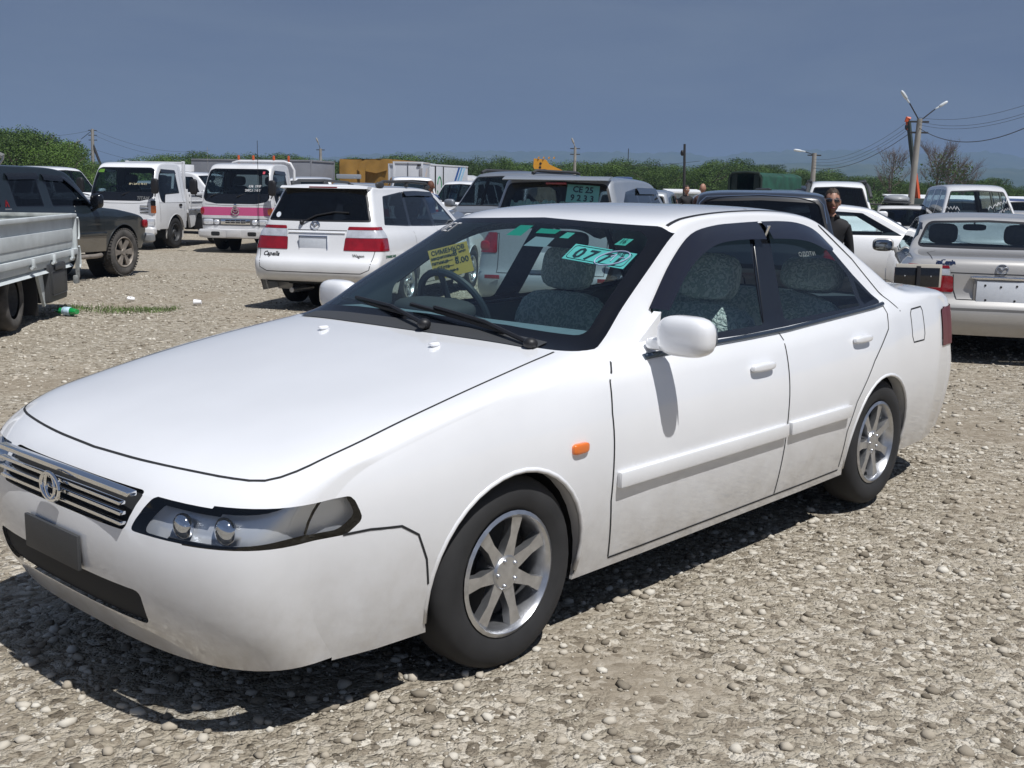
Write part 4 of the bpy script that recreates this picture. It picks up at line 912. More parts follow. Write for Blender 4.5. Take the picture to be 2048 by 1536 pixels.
def simple(kind, label, x, y, deg, m, H=1.5, W=.85, Ln=4.4, z=0., cat='car', rails=None, gf=None, gs=None, gr=None, name=None, group=None, mirm=True):
    """ordinary parked car of a given body style, far enough to need fewer cuts"""
    t = thing(name or {'van': 'van', 'suv': 'off_road_car', 'sedan': 'sedan', 'wagon': 'estate_car'}[kind], label, cat, (x, y, z), R(deg), group)
    h = Ln/2; zb = {'van': H*.55, 'suv': H*.60, 'sedan': H*.665, 'wagon': H*.64}[kind]
    if kind == 'sedan': wb, wt, rt, rb, dk = (.95, zb+.02), (.25, H-.06), (-.95, H-.06), (-1.5, zb+.08), (-h+.08, zb+.06)
    elif kind == 'van': wb, wt, rt, rb, dk = (h-.75, zb+.02), (h-1.35, H-.10), (-h+.18, H-.06), (-h+.08, zb), None
    elif kind == 'suv': wb, wt, rt, rb, dk = (.80, zb+.02), (.30, H-.08), (-h+.22, H-.05), (-h+.12, zb), None
    else: wb, wt, rt, rb, dk = (1.0, zb+.02), (.30, H-.08), (-h+.32, H-.05), (-h+.1, zb+.02), None
    prof = mk(h, ((zb-.18 if kind != 'van' else zb-.25),), wb, wt, H, rt, rb, -h-.02, zs=.25 if kind != 'suv' else .40, nose=.6 if kind != 'suv' else .75, drop=.06, deck=dk, rin=.13, fin_=.25 if kind != 'suv' else .15)
    zt = H-.10
    if kind == 'sedan': sd_ = [[(-1.32, zb+.03), (-.95, zt-.05), (-.45, zt), (-.42, zb+.02)], [(-.35, zb+.02), (-.38, zt), (.05, zt-.02), (.62, zb+.02)]]
    elif kind == 'van': sd_ = [[(-h+.3, zb+.04), (-h+.35, zt-.03), (-.75, zt), (-.75, zb+.03)], [(-.65, zb+.03), (-.65, zt), (.15, zt), (.15, zb+.03)], [(.25, zb+.03), (.22, zt), (h-1.5, zt-.03), (h-.95, zb+.03)]]
    else: sd_ = [[(-h+.35, zb+.05), (-h+.5, zt-.04), (-1.0, zt), (-1.0, zb+.03)], [(-.92, zb+.03), (-.92, zt), (-.25, zt), (-.22, zb+.03)], [(-.15, zb+.03), (-.17, zt), (.18, zt-.02), (.66, zb+.03)]]
    c = auto(t, prof, W, zb, m, wt, wb, (rt[0], rt[1]), rb, H-.03, sd_, (h-.9, -h+.95, .31 if kind != 'suv' else .37), gf=gf or G_mid, gs=gs or G_tint, gr=gr or G_tint, nl=8, nv=12, per=2, tum=.28 if kind != 'sedan' else .38, n=3.4 if kind != 'sedan' else 2.7, gapx=(wb[0]-.15, -.2, -.95), zs=.25 if kind != 'suv' else .40)
    for sg in (1, -1):
        c.lamp('tail_light', sg, W-.25, zb-.22, zb-.04, -h+.2, M_red)
        c.lamp('headlight', sg, W-.38, zb-.34, zb-.21, h-.32, M_clear, end=1)
        if rails: one('roof_rail', lambda b: (tube(b, [(rt[0]+.25, sg*.57, H-.02), (rt[0]+.4, sg*.57, H+.005), (wt[0]-.35, sg*.57, H+.005), (wt[0]-.2, sg*.57, H-.04)], .03, 8)), rails, t)
    bx('number_plate', (-h-.02, 0, .62), (.012, .34, .17), M_plate, t, .004)
    c.done((rb[0]+.05, wb[0]-.05)); c.bounds = (h, zb, wt, rt, wb); return t, c
PX = lambda px, Y: at(px, 385, Y).x
# tall white van nose-on behind the man
t, c = simple('van', 'tall white van nose-on behind the man in sunglasses with black roof rails', PX(1672, 25), 25, -103, M_white, 1.80, .84, 4.3, rails=M_plas, gf=G_tint)
bx('sun_blind', (.78, -.32, 1.60), (.02, .42, .12), mat('sun_blind_cloth', (.40, .42, .38), .9), t, .01, rotm(y=-30))
for sg in (1, -1): one('rain_gutter_trim', lambda b: tube(b, [(-1.6, sg*.60, 1.72), (.5, sg*.60, 1.73), (.80, sg*.63, 1.66), (1.05, sg*.67, 1.45)], .04, 6), M_plas, t)
# white sedan with sunshade in its window
t, c = simple('sedan', 'white hardtop sedan with pale view through its front door window beside the man', 5.15, 17.0, -9, M_white, 1.37, .85, 4.5, z=-.02, gs=G_clear, gf=G_mid)
t, c = simple('wagon', 'pale estate car from behind carrying a grey roof box', PX(1812, 27), 27, 72, M_white2, 1.46, .85, 4.5, z=-.15, gr=G_tint)
RB = thing('roof_box', 'grey streamlined roof box on top of a pale estate car', 'roof box', (PX(1794, 26), 26, 1.30), R(72))
one('box_shell', lambda b: seblock(b, (0, 0, .12), (.45, .29, .11), 2.4), mat('roof_box_grey', (.30, .31, .32), .35, coat=.5), RB); one('box_base', lambda b: seblock(b, (0, 0, .05), (.48, .32, .025), 4), M_plas, RB); one('cross_bar', lambda b: [tube(b, [(x, -.6, 0), (x, .6, 0)], .02, 6) for x in (-.3, .3)], M_black, RB)
t, c = simple('van', 'white minivan nose-on at the right with white marks written on its windscreen', PX(1990, 22.3), 23.6, -102, M_white2, 1.76, .84, 4.5, gf=G_clear, gs=G_mid, gr=G_clear)
rs_ = random.Random(7)
bm = bmesh.new()
for y, z, n_ in ((.42, 1.34, 9), (.50, 1.20, 10), (.30, 1.28, 6), (-.50, 1.27, 8), (-.48, 1.17, 8)):
    P = [(y-.13+.26*k/n_+rs_.uniform(-.01, .01), z+.035*(1 if k % 2 else -1)*rs_.uniform(.5, 1.3)+.10*k/n_*(y > 0)) for k in range(n_+1)]
    c.ribbon(bm, P, 'end', 1, .009, .004)
fin('marker_writing', bm, mat('grey_marker', (.45, .46, .48), .7), t, False)
t, c = simple('suv', 'grey off-road car facing left behind the silver minivan with roof rails', PX(1018, 20.5), 21.5, -121, M_grey, 1.84, .86, 4.5, rails=M_plas, gf=G_mid, gs=G_tint)
one('sticker', lambda b: box(b, (1.02, .50, 1.16), (.01, .16, .05), 0), M_wtxt, t)
simple('wagon', 'silver grey hatchback with an orange mark in its rear window beyond the roof', PX(1306, 20), 21.6, 78, M_silvb, 1.53, .83, 4.2)
simple('van', 'white van parked in front of the plain white cargo box', PX(812, 30), 31, 98, M_white, 1.80, .82, 4.2)
simple('suv', 'small white off-road car facing left beside the striped box truck', PX(925, 32), 33, -112, M_white, 1.74, .8, 4.0, rails=None)
t, c = simple('wagon', 'pale grey car carrying a square roof rack in front of the ochre tarpaulin', PX(700, 27), 28.4, 97, M_silvb, 1.60, .83, 4.3)
RR = thing('roof_rack', 'flat grey metal roof rack on the car before the ochre tarpaulin', 'roof rack', (PX(693, 27), 27.4, 1.66), R(97))
one('rack_tray', lambda b: ([box(b, (x, 0, .08), (.04, .56, .10), .01) for x in (-.4, -.02, .02, .4)]+[box(b, (0, y, .08), (.8, .03, .1), .01) for y in (-.28, .28)]), mat('galvanised', (.42, .45, .48), .4, .6), RR)
simple('sedan', 'white car roof just right of the pink striped truck', PX(612, 30), 31, 95, M_white, 1.75, .84, 4.3)
simple('suv', 'white off-road car facing right behind the dark green one', PX(88, 30), 31, -28, M_white, 1.92, .84, 4.3, gs=G_mid)
simple('wagon', 'dark blue car low beside the green tarpaulin truck', PX(1578, 30), 31.5, 92, M_dark, 1.62, .84, 4.3, rails=M_plas)
simple('sedan', 'silver sedan partly cut off at the right edge beyond the minivan', PX(2096, 26), 27, -100, M_silver, 1.30, .84, 4.4, z=-.1)
for k, (px, Y, dg, m, H_, kd, lb) in enumerate(((1430, 34, 95, M_white2, 1.5, 'sedan', 'pale sedan hidden low behind the black estate car'), (1990, 36, 92, M_blue, 1.5, 'wagon', 'dark blue estate in the far row at the right'), (1905, 37, 88, M_dark, 1.45, 'sedan', 'black sedan in the far row by the orange boom'), (340, 40, 75, M_silvb, 1.6, 'wagon', 'silver estate in the far row left of the pink truck'))):
    simple(kd, lb, PX(px, Y), Y, dg, m, H_, .84, 4.3)

# ================================================================ trucks
def truck(label, x, y, deg, m, pink=False, bed=True, group=None, name='flatbed_truck'):
    t = thing(name, label, 'truck', (x, y, 0), R(deg), group)
    fw = 1.32 if not pink else 1.36
    prof = [(-.10, .44, -.22, .44), (.0, .46, -.14, .46), (.02, .60, -.12, .60), (.01, .95, -.13, .95), (-.02, 1.20, -.16, 1.20), (-.06, 1.36, -.20, 1.35), (-.20, 1.66, -.32, 1.64), (-.32, 1.84, -.44, 1.80), (-.40, 1.91, -.52, 1.85), (-.55, 1.955, -.62, 1.90), (-1.0, 1.975, -1.0, 1.92), (-1.42, 1.965, -1.40, 1.91), (-1.56, 1.90, -1.50, 1.86), (-1.60, 1.7, -1.53, 1.68), (-1.61, 1.2, -1.54, 1.2), (-1.61, .62, -1.54, .62)]
    c = Car(t, prof, [(-1.8, .82), (-1.4, .845), (-.5, .845), (-.2, .83), (.1, .78)], .9, .46, .02, [(-9, 1.12), (9, 1.12)], .015, .012, .14, n=5.5, per=4, nl=14, nv=22, m=m)
    zb_ = 1.12 if not pink else 1.10
    # black mask with the windscreen above it
    A = c.cut(rpoly([(-.765, 1.20), (-.69, 1.80), (-.60, 1.845), (.60, 1.845), (.69, 1.80), (.765, 1.20), (.70, zb_+.02), (.45, zb_-.03), (-.45, zb_-.03), (-.70, zb_+.02)], .04), 'end', c.selfront(0, -.6))
    fin('windscreen', c.cut(rpoly([(-.735, 1.30), (-.665, 1.79), (-.58, 1.822), (.58, 1.822), (.665, 1.79), (.735, 1.30), (0, 1.285)], .04), 'end', lambda f: True, A), glass('cab_glass', (.55, .66, .68)), t)
    fin('front_mask', A, M_blackg, t)
    for sg in (1, -1):
        P = [(-.32, 1.08), (-.46, 1.05), (-.56, 1.24), (-1.28, 1.27), (-1.22, 1.80), (-.55, 1.82), (-.40, 1.70), (-.25, 1.42)]
        c.window('side_window', P, 'side', c.selside(sg), glass('cab_side_glass', (.30, .38, .42)), .02, M_black, r=.04)
        one('window_visor', lambda b: [b.faces.new([b.verts.new(p) for p in ((-.50, sg*(c.Y(-.5, 1.82)+.01), 1.82), (-1.2, sg*(c.Y(-1, 1.81)+.01), 1.805), (-1.2, sg*(c.Y(-1, 1.73)+.035), 1.72), (-.46, sg*(c.Y(-.5, 1.73)+.035), 1.74))])], M_blackg, t)
        one('door_mirror', lambda b: (seblock(b, (.14, sg*.90, 1.43), (.05, .085, .17), 4), tube(b, [(-.05, sg*.80, 1.2), (.10, sg*.88, 1.24), (.12, sg*.89, 1.35)], .014, 6)), M_black, t)
        one('door_handle', lambda b: seblock(b, (-1.22, sg*(c.Y(-1.2, 1.0)+.012), 1.0), (.07, .014, .03), 4), M_black, t)
    c.window('rear_window', [(-.6, 1.30), (-.6, 1.75), (-.02, 1.75), (-.02, 1.30)], 'end', c.selrear(0, -1.3), G_clear, .02, M_black, r=.04)
    c.window('rear_window', [(.6, 1.30), (.6, 1.75), (.02, 1.75), (.02, 1.30)], 'end', c.selrear(0, -1.3), G_clear, .02, M_black, r=.04)
    if pink:
        bm = c.cut([(-1, .815), (-1, 1.0), (1, 1.0), (1, .815)], 'end', c.selfront(0, -.35)); fin('pink_band', bm, M_pink, t)
        for sg in (1, -1):
            one('turn_signal', lambda b: seblock(b, (-.06, sg*.775, .905), (.06, .06, .08), 4), M_amber if sg > 0 else M_red, t)
            one('headlight', lambda b: (seblock(b, (-.02, sg*.63, .675), (.06, .125, .065), 5)), M_clear, t)
            one('inner_headlight', lambda b: seblock(b, (.0, sg*.44, .67), (.055, .07, .06), 2.5), M_clear, t)
        one('lamp_housing', lambda b: box(b, (.0, 0, .672), (.05, 1.56, .17), .02), mat('lamp_housing_grey', (.12, .12, .13), .4), t)
        one('grille', lambda b: box(b, (.02, 0, .68), (.03, .68, .12), .01), M_chrome, t)
        one('grille_slot', lambda b: [box(b, (.037, y, z), (.012, .105, .030), .003) for y in (-.18, -.06, .06, .18) for z in (.66, .705)], M_gap, t)
        one('emblem', lambda b: (tube(b, [(.035, .085*math.cos(a), .91+.075*math.sin(a)) for a in np.linspace(0, 2*PI, 25)], .010, 6, False), tube(b, [(.035, .05*math.cos(a), .925+.03*math.sin(a)) for a in np.linspace(0, 2*PI, 21)], .008, 6, False)), M_chrome, t)
        one('maker_badge', lambda b: seblock(b, (.025, 0, 1.04), (.012, .04, .03), 2.5), M_chrome, t)
    else:
        for sg in (1, -1):
            one('turn_signal', lambda b: box(b, (-.03, sg*.765, .91), (.08, .10, .17), .015), M_amber, t)
            one('corner_vent', lambda b: box(b, (-.02, sg*.765, 1.05), (.08, .09, .11), .01), M_black, t)
            one('headlight', lambda b: (box(b, (.0, sg*.70, .63), (.07, .20, .14), .02)), M_clear, t)
            one('front_vent', lambda b: [box(b, (.022, sg*.56, z), (.012, .20, .020), .004) for z in (.84, .91, .98)], M_gap, t)
        c.decaltext('TITAN', .52, 1.155, .10, 'end', 1, mat('grey_lettering', (.35, .36, .37), .4), bold=.003, shear=.2)
        bm = bmesh.new(); c.ribbon(bm, [(-.7, 1.765), (-.52, 1.765)], 'end', 1, .075, -.004); fin('sticker', bm, mat('lime_sticker', (.35, .55, .05), .6), t)
        c.decaltext('№ 1 200 41 70 4 5', .37, 1.47, .055, 'end', 1, mat('cream_marker', (.75, .70, .5), .6), bold=.002)
    one('front_bumper', lambda b: seblock(b, (.05, 0, .42), (.11, .835, .105), 8), m, t)
    one('bumper_slot', lambda b: [seblock(b, (.155, sg*.42, .42), (.012, .10, .045), 6) for sg in (1, -1)], M_gap, t)
    bx('number_plate', (.165, 0, .425), (.012, .33, .16), m if pink else M_plate, t, .004)
    if pink:
        c.decaltext('638  1997', .42, 1.46, .07, 'end', 1, M_wtxt, bold=.003); c.decaltext('2MC.1 5 0 7', .38, 1.37, .07, 'end', 1, M_wtxt, bold=.003)
        bm = bmesh.new(); c.ribbon(bm, [(.55, 1.76), (.60, 1.76)], 'end', 1, .055, .003); fin('sticker', bm, mat('red_sticker', (.5, .05, .08), .6), t)
        one('roof_guard', lambda b: tube(b, [(-1.72, -.78, .9), (-1.72, -.78, 1.85), (-1.70, -.70, 2.0), (-1.70, -.55, 2.04), (-1.70, .55, 2.04), (-1.70, .70, 2.0), (-1.72, .78, 1.85), (-1.72, .78, .9)], .035, 10), M_white2, t)
        for y in (-.56, -.20, .30, .66):
            k = one('marker_lamp', lambda b: (lathe(b, [(0, .08), (.026, .08), (.03, .02), (.03, -.02), (0, -.02)], 14, Matrix.Translation((-1.70, y, 2.10)) @ Matrix.Rotation(R(90), 4, 'X')), tube(b, [(-1.70, y, 2.03), (-1.70, y, 2.09)], .02, 8)), mat('orange_marker_lens', (.55, .10, .02), .3, coat=1.), t)
        one('antenna', lambda b: tube(b, [(.05, .55, .55), (.05, .55, 2.45)], .006, 5), M_black, t); one('antenna', lambda b: tube(b, [(-.40, -.78, 1.7), (-.2, -.70, 2.3)], .004, 5), M_steel, t)
    else:
        one('roof_guard', lambda b: (box(b, (-1.70, .72, 1.5), (.06, .07, 1.05), .01), box(b, (-1.70, -.72, 1.5), (.06, .07, 1.05), .01), box(b, (-1.70, 0, 1.98), (.06, 1.5, .06), .01), box(b, (-1.70, 0, 1.35), (.05, 1.4, .05), .01)), M_white2, t)
    # wipers
    one('wiper', lambda b: [tube(b, [(.0, y, 1.22), (-.05, y+.18, 1.30), (-.085, y+.42, 1.345)], .010, 6) for y in (-.60, .02)], M_black, t)
    one('dashboard', lambda b: box(b, (-.32, 0, 1.17), (.36, 1.5, .22), .04), M_liner, t)
    steering(t, -.62, -.38, 1.28, .20, 45)
    for y in (.38, -.38): seat(t, -.82, y, .90, mat('blue_grey_seat', (.05, .06, .075), .8), .48, .56)
    c.arches((-1.0,), .36, .43)
    c.gaps([('end', 1, [(-.72, 1.06), (-.3, 1.035), (.3, 1.035), (.72, 1.06)])]+[('side', sg, [(-.24, 1.35), (-.22, 1.0), (-.24, .62)]) for sg in (1, -1)]+[('side', sg, [(-1.40, 1.85), (-1.42, .85)]) for sg in (1, -1)]+[('side', sg, [(-.20, 1.055), (-1.52, 1.055)]) for sg in (1, -1)])
    for sg in (1, -1):
        wheel(t, -1.0, sg*.72, .36, .2, .21, 'steel', 8, rm=M_plas); wheel(t, -3.55, sg*.68, .34, .3, .19, 'steel', 8, rm=M_plas)
    c.done((-1.6, -.1), zmin=.6, under=False)
    bx('chassis', (-2.3, 0, .52), (4.2, .7, .16), M_gap, t, .02)
    bx('cargo_floor', (-3.15, 0, .84), (2.95, 1.62, .08), m, t, .01)
    gate = M_white2
    for sg in (1, -1):
        def g(b):
            box(b, (-3.15, sg*.82, 1.08), (2.9, .035, .38), .01)
            for z, h in ((.91, .04), (1.25, .05), (1.08, .02)): box(b, (-3.15, sg*.842, z), (2.9, .03, h), .006)
            for x in (-1.76, -2.45, -3.15, -3.85, -4.54): box(b, (x, sg*.845, 1.08), (.05, .035, .36), .006)
        one('side_gate', g, gate, t)
        one('gate_hinge', lambda b: [box(b, (x, sg*.835, .86), (.07, .05, .08), .01) for x in (-2.1, -2.9, -3.7, -4.4)], M_steel, t)
        one('mud_guard', lambda b: prism(b, [(-1.75, .80), (-2.2, .80), (-2.05, .50), (-1.85, .45)], 1, sg*.74, sg*.80), gate, t)
    one('tail_gate', lambda b: box(b, (-4.62, 0, 1.08), (.04, 1.64, .40), .01), gate, t)
    one('head_board', lambda b: box(b, (-1.70, 0, 1.12), (.04, 1.62, .5), .01), gate, t)
    if not pink:
        bm = text_bm('交通\\n貨物'.replace('\\\\n', '\\n'), .15, bold=.002)
        for v in bm.verts: v.co = Vector((-2.9-v.co.x*-1, .864, 1.06+v.co.y))
        for v in bm.verts: v.co.x = -5.8-v.co.x
        fin('gate_lettering', bm, M_btxt, t, False)
    bx('tool_box', (-2.45, .6, .55), (.5, .3, .32), M_black, t, .03)
    return t
truck('white flatbed truck with sloping black windscreen mask and lime sticker', -8.95, 25.3, -98.9, M_white)
truck('white truck with a pink band across its front and four orange roof lamps', -6.20, 24.7, -97.3, M_white2, pink=True)

def cab_truck():
    t = thing('pickup_truck', 'white double cab truck facing right behind the white flatbed', 'truck', (PX(372, 34), 35.0, 0), R(-24))
    prof = mk(1.75, (1.15,), (1.25, 1.22), (.60, 1.80), 1.88, (-1.15, 1.84), (-1.25, 1.2), -1.32, zs=.5, nose=.9, bump=.7, fin_=.12, drop=.05, rin=.06)
    c = auto(t, prof, .83, 1.15, M_white, (.60, 1.80), (1.25, 1.22), (-1.15, 1.84), (-1.22, 1.25), 1.82, [[(-1.05, 1.24), (-1.0, 1.72), (-.35, 1.73), (-.35, 1.22)], [(-.25, 1.22), (-.25, 1.73), (.45, 1.72), (.62, 1.50), (.80, 1.20)]], (.95, -2.6, .34, 'steel'), gs=G_tint, gf=G_clear, tum=.16, n=4.5, zs=.5, gapx=(.7, -.3))
    c.done((-1.2, 1.2))
    bx('cargo_bed', (-2.35, 0, 1.0), (2.0, 1.6, .45), M_white2, t, .02)
    bx('equipment_box', (-1.0, .1, 2.0), (.9, 1.1, .22), M_white2, t, .03)
cab_truck()

# near truck bed cut off by the left edge
def near_bed():
    P1 = Vector((-5.24, 13.2, 0)); d = Vector((.143, -.99, 0)); a = math.atan2(d.y, d.x)
    t = thing('dropside_truck', 'pale grey dropside truck bed cut off by the left edge with a black toolbox', 'truck', P1, a)
    # x forward, left side (y=0) faces right; the rear end is at x=0
    def side(b):
        box(b, (2.2, -.02, .855), (4.4, .03, .49), .004)
        box(b, (2.2, .0, 1.085), (4.4, .07, .045), .008); box(b, (2.2, .0, .665), (4.4, .07, .07), .008); box(b, (.03, 0, .87), (.06, .06, .46), .008)
        box(b, (2.3, .012, .87), (4.2, .018, .14), .004); box(b, (2.3, .008, .77), (4.2, .012, .10), .004)
    one('side_gate', side, M_bed, t)
    for x in (.35, 1.15, 1.95): one('gate_hinge', lambda b: (box(b, (x, .05, .645), (.055, .03, .09), .008), tube(b, [(x-.06, .045, .60), (x+.06, .045, .60)], .016, 8)), M_bed, t)
    one('lower_rail', lambda b: (box(b, (2.3, -.01, .595), (4.3, .05, .07), .006), prism(b, [(-.04, .555), (.02, .50), (.035, .505), (-.03, .56)], 0, .25, 4.4)), M_bed, t)
    one('tail_gate', lambda b: (box(b, (-.0, -.82, .875), (.03, 1.58, .44), .004), box(b, (0, -.82, 1.09), (.06, 1.60, .04), .006)), mat('scuffed_bed_paint', (.40, .42, .40), .6, var=.35, vscale=9), t)
    one('far_side_gate', lambda b: (box(b, (2.2, -1.62, .855), (4.4, .03, .49), .004), box(b, (2.2, -1.63, 1.085), (4.4, .07, .045), .008)), bpy.data.materials['scuffed_bed_paint'], t)
    one('bed_floor', lambda b: box(b, (2.2, -.82, .63), (4.4, 1.6, .04), .004), bpy.data.materials['scuffed_bed_paint'], t)
    one('latch', lambda b: (tube(b, [(-.04, .03, 1.06), (-.075, .03, 1.02), (-.075, .03, .84), (-.04, .03, .80)], .012, 8), tube(b, [(-.05, .03, .72), (-.08, .03, .66), (-.08, .03, .50), (-.03, .03, .46)], .014, 8)), M_bed, t)
    one('rear_post', lambda b: (box(b, (.03, .02, .50), (.05, .04, .30), .006), box(b, (.03, .0, .33), (.10, .06, .10), .02)), mat('worn_post', (.25, .26, .26), .6, var=.3), t)
    one('tool_box', lambda b: (box(b, (.98, -.14, .38), (.74, .36, .42), .04), box(b, (.98, .042, .38), (.60, .012, .26), .02), box(b, (.98, .05, .54), (.30, .02, .05), .015)), M_plas, t)
    one('mud_flap', lambda b: box(b, (1.52, -.22, .28), (.015, .34, .44), .003), M_black, t)
    one('flap_stay', lambda b: prism(b, [(1.42, .56), (1.62, .56), (1.36, .14), (1.28, .16)], 1, -.05, -.02), M_bed, t)
    one('chassis_rail', lambda b: [box(b, (2.2, y, .5), (4.4, .08, .14), .01) for y in (-.45, -1.2)], M_gap, t)
    wheel(t, 2.35, -.14, .32, .22, .20, 'steel', 8, M_tyred, M_steel); wheel(t, 2.35, -1.45, .32, .22, .20, 'steel', 8, M_tyred, M_steel)
    # cab beyond the edge of the picture
    prof = [(6.35, .35, 6.2, .35), (6.38, .6, 6.22, .6), (6.35, 1.05, 6.2, 1.05), (6.22, 1.4, 6.08, 1.38), (6.05, 1.72, 5.95, 1.68), (5.8, 1.80, 5.75, 1.74), (5.2, 1.82, 5.2, 1.76), (4.65, 1.80, 4.7, 1.74), (4.55, 1.7, 4.6, 1.66), (4.52, 1.1, 4.58, 1.1), (4.52, .5, 4.58, .5)]
    r2 = bpy.data.objects.new('cab', None); 
    c = Car(t, prof, [(4, .8), (6, .8), (6.4, .74)], .9, .35, .02, [(-9, 1.05), (9, 1.05)], .015, .012, .14, n=5, per=3, nl=8, nv=12, m=M_white2)
    bpy.data.objects.remove(r2)
    c.window('windscreen', [(-.68, 1.12), (-.62, 1.62), (.62, 1.62), (.68, 1.12)], 'end', c.selfront(0, 5.8), G_mid, .02)
    for sg in (1, -1): c.window('side_window', [(4.8, 1.1), (4.85, 1.62), (5.85, 1.62), (6.05, 1.1)], 'side', c.selside(sg), G_tint, .02)
    o = c.done((4.6, 6.2), under=False); 
    for ch in t.children:
        if ch.name.startswith(('body', 'windscreen', 'side_window', 'seal', 'interior_lining')): ch.location.y -= .82
    for x in (5.5,):
        for y in (-.14, -1.5): wheel(t, x, y, .30, .2, .18, 'steel', 8, M_tyred, M_steel)
near_bed()

# ---------------------------------------------------------------- boxes and lorries in the far row
def cargo(nm, label, x, y, deg, w_, l_, z0, z1, m, cat='truck', extra=None, cabm=None, frame_m=None):
    t = thing(nm, label, cat, (x, y, 0), R(deg))
    one('cargo_box', lambda b: box(b, (-l_/2, 0, (z0+z1)/2), (l_, w_, z1-z0), .02), m, t)
    fm = frame_m or m
    one('box_edging', lambda b: ([box(b, (.012, s_*(w_/2-.03), (z0+z1)/2), (.03, .07, z1-z0+.01), .005) for s_ in (1, -1)]+[box(b, (.012, 0, z), (.035, w_-.1, .07), .005) for z in (z0+.03, z1-.03)]+[box(b, (-l_/2, s_*(w_/2+.004), z), (l_-.02, .03, .06), .005) for s_ in (1, -1) for z in (z0+.03, z1-.03)]), fm, t)
    bx('chassis', (-l_/2, 0, z0-.15), (l_+1.2, .8, .2), M_gap, t, .02)
    for s_ in (1, -1):
        wheel(t, -.9, s_*(w_/2-.2), .42, .3, .24, 'steel', 8, rm=M_plas); wheel(t, -l_-.9, s_*(w_/2-.2), .42, .25, .24, 'steel', 8, rm=M_plas)
    one('cab', lambda b: seblock(b, (-l_-.95, 0, 1.25), (.85, w_/2-.1, .85), 7), cabm or M_white2, t)
    one('cab_window', lambda b: [seblock(b, (-l_-1.1, s_*(w_/2-.10), 1.55), (.45, .02, .28), 6) for s_ in (1, -1)]+[seblock(b, (-l_-1.79, 0, 1.5), (.03, w_/2-.3, .3), 6)], M_blackg, t)
    if extra: extra(t)
    return t
M_cbox = mat('aluminium_box', (.27, .28, .31), .45, .2, var=.1, vscale=2); M_boxw = paint('box_white', (.60, .62, .66))
cargo('box_truck', 'grey metal box truck showing its long side behind the pink striped truck', PX(646, 45), 45, -14, 2.3, 5.2, .9, 2.52, M_cbox)
def tarp():
    t = thing('tarpaulin_truck', 'truck load under a sagging ochre tarpaulin', 'truck', (PX(727, 48), 49, 0), R(-104))
    rnd = random.Random(4)
    def cover(b):
        nx, nz = 46, 14; 
        for face in range(2):
            g = {}
            for i in range(nx+1):
                for j in range(nz+1):
                    u, v = i/nx, j/nz; sag = .05*math.sin(u*9)*math.sin(v*3+.4)+.03*math.sin(u*23+v*7)+.07*max(0, math.sin(u*5+1))*v
                    if face == 0: p = (.0+sag, -1.25+2.5*u, 2.72-.02*math.sin(u*6)-v*1.6)
                    else: p = (-5*u, -1.25-sag, 2.72-.05*math.sin(u*5)-v*1.6)
                    g[i, j] = b.verts.new(p)
            for i in range(nx):
                for j in range(nz): b.faces.new((g[i, j], g[i+1, j], g[i+1, j+1], g[i, j+1]))
        b.faces.new([b.verts.new(p) for p in ((0, -1.25, 2.73), (0, 1.25, 2.73), (-5, 1.25, 2.73), (-5, -1.25, 2.73))]); b.faces.new([b.verts.new(p) for p in ((0, 1.25, 2.72), (0, 1.25, 1.1), (-5, 1.25, 1.1), (-5, 1.25, 2.72))]); b.faces.new([b.verts.new(p) for p in ((-5, 1.25, 2.72), (-5, 1.25, 1.1), (-5, -1.25, 1.1), (-5, -1.25, 2.72))])
    one('tarpaulin', cover, mat('ochre_canvas', (.36, .20, .045), .85, var=.25, vscale=1.6, bump=.6, bscale=5), t)
    one('loose_flap', lambda b: [b.faces.new([b.verts.new(q) for q in p]) for p in (((.09, -.05, 2.70), (.10, 1.1, 2.66), (.12, 1.0, 2.25), (.11, .5, 2.12), (.12, 0, 2.2)), ((.10, .0, 2.68), (.12, -.02, 1.6), (.13, -.25, 1.7), (.12, -.3, 2.6)))], bpy.data.materials['ochre_canvas'], t)
    bx('bed', (-2.5, 0, .95), (5.2, 2.4, .3), M_blue, t, .02)
    for s_ in (1, -1): wheel(t, -1, s_*1., .45, .3, .26, 'steel', 8, rm=M_plas); wheel(t, -5.2, s_*1., .45, .3, .26, 'steel', 8, rm=M_plas)
    one('cab', lambda b: seblock(b, (-6.1, 0, 1.5), (.85, 1.1, .95), 7), M_blue, t); one('cab_window', lambda b: seblock(b, (-6.98, 0, 1.75), (.03, .9, .35), 6), M_blackg, t)
tarp()
def ex1(t):
    one('rear_door_seam', lambda b: box(b, (.03, 0, 1.7), (.01, .02, 1.5), 0), M_plas, t); one('tail_lamp', lambda b: seblock(b, (.03, .42, 2.36), (.02, .07, .03), 4), M_black, t)
    bx('grey_panel', (.028, .50, 2.0), (.012, .12, .5), mat('stained_grey', (.28, .28, .30), .7, var=.3), t, .003)
cargo('box_truck', 'plain white cargo box seen end-on between tarpaulin and striped truck', PX(816, 42.4), 42.4, -95, 1.14, 3.6, .8, 2.48, M_boxw, extra=ex1)
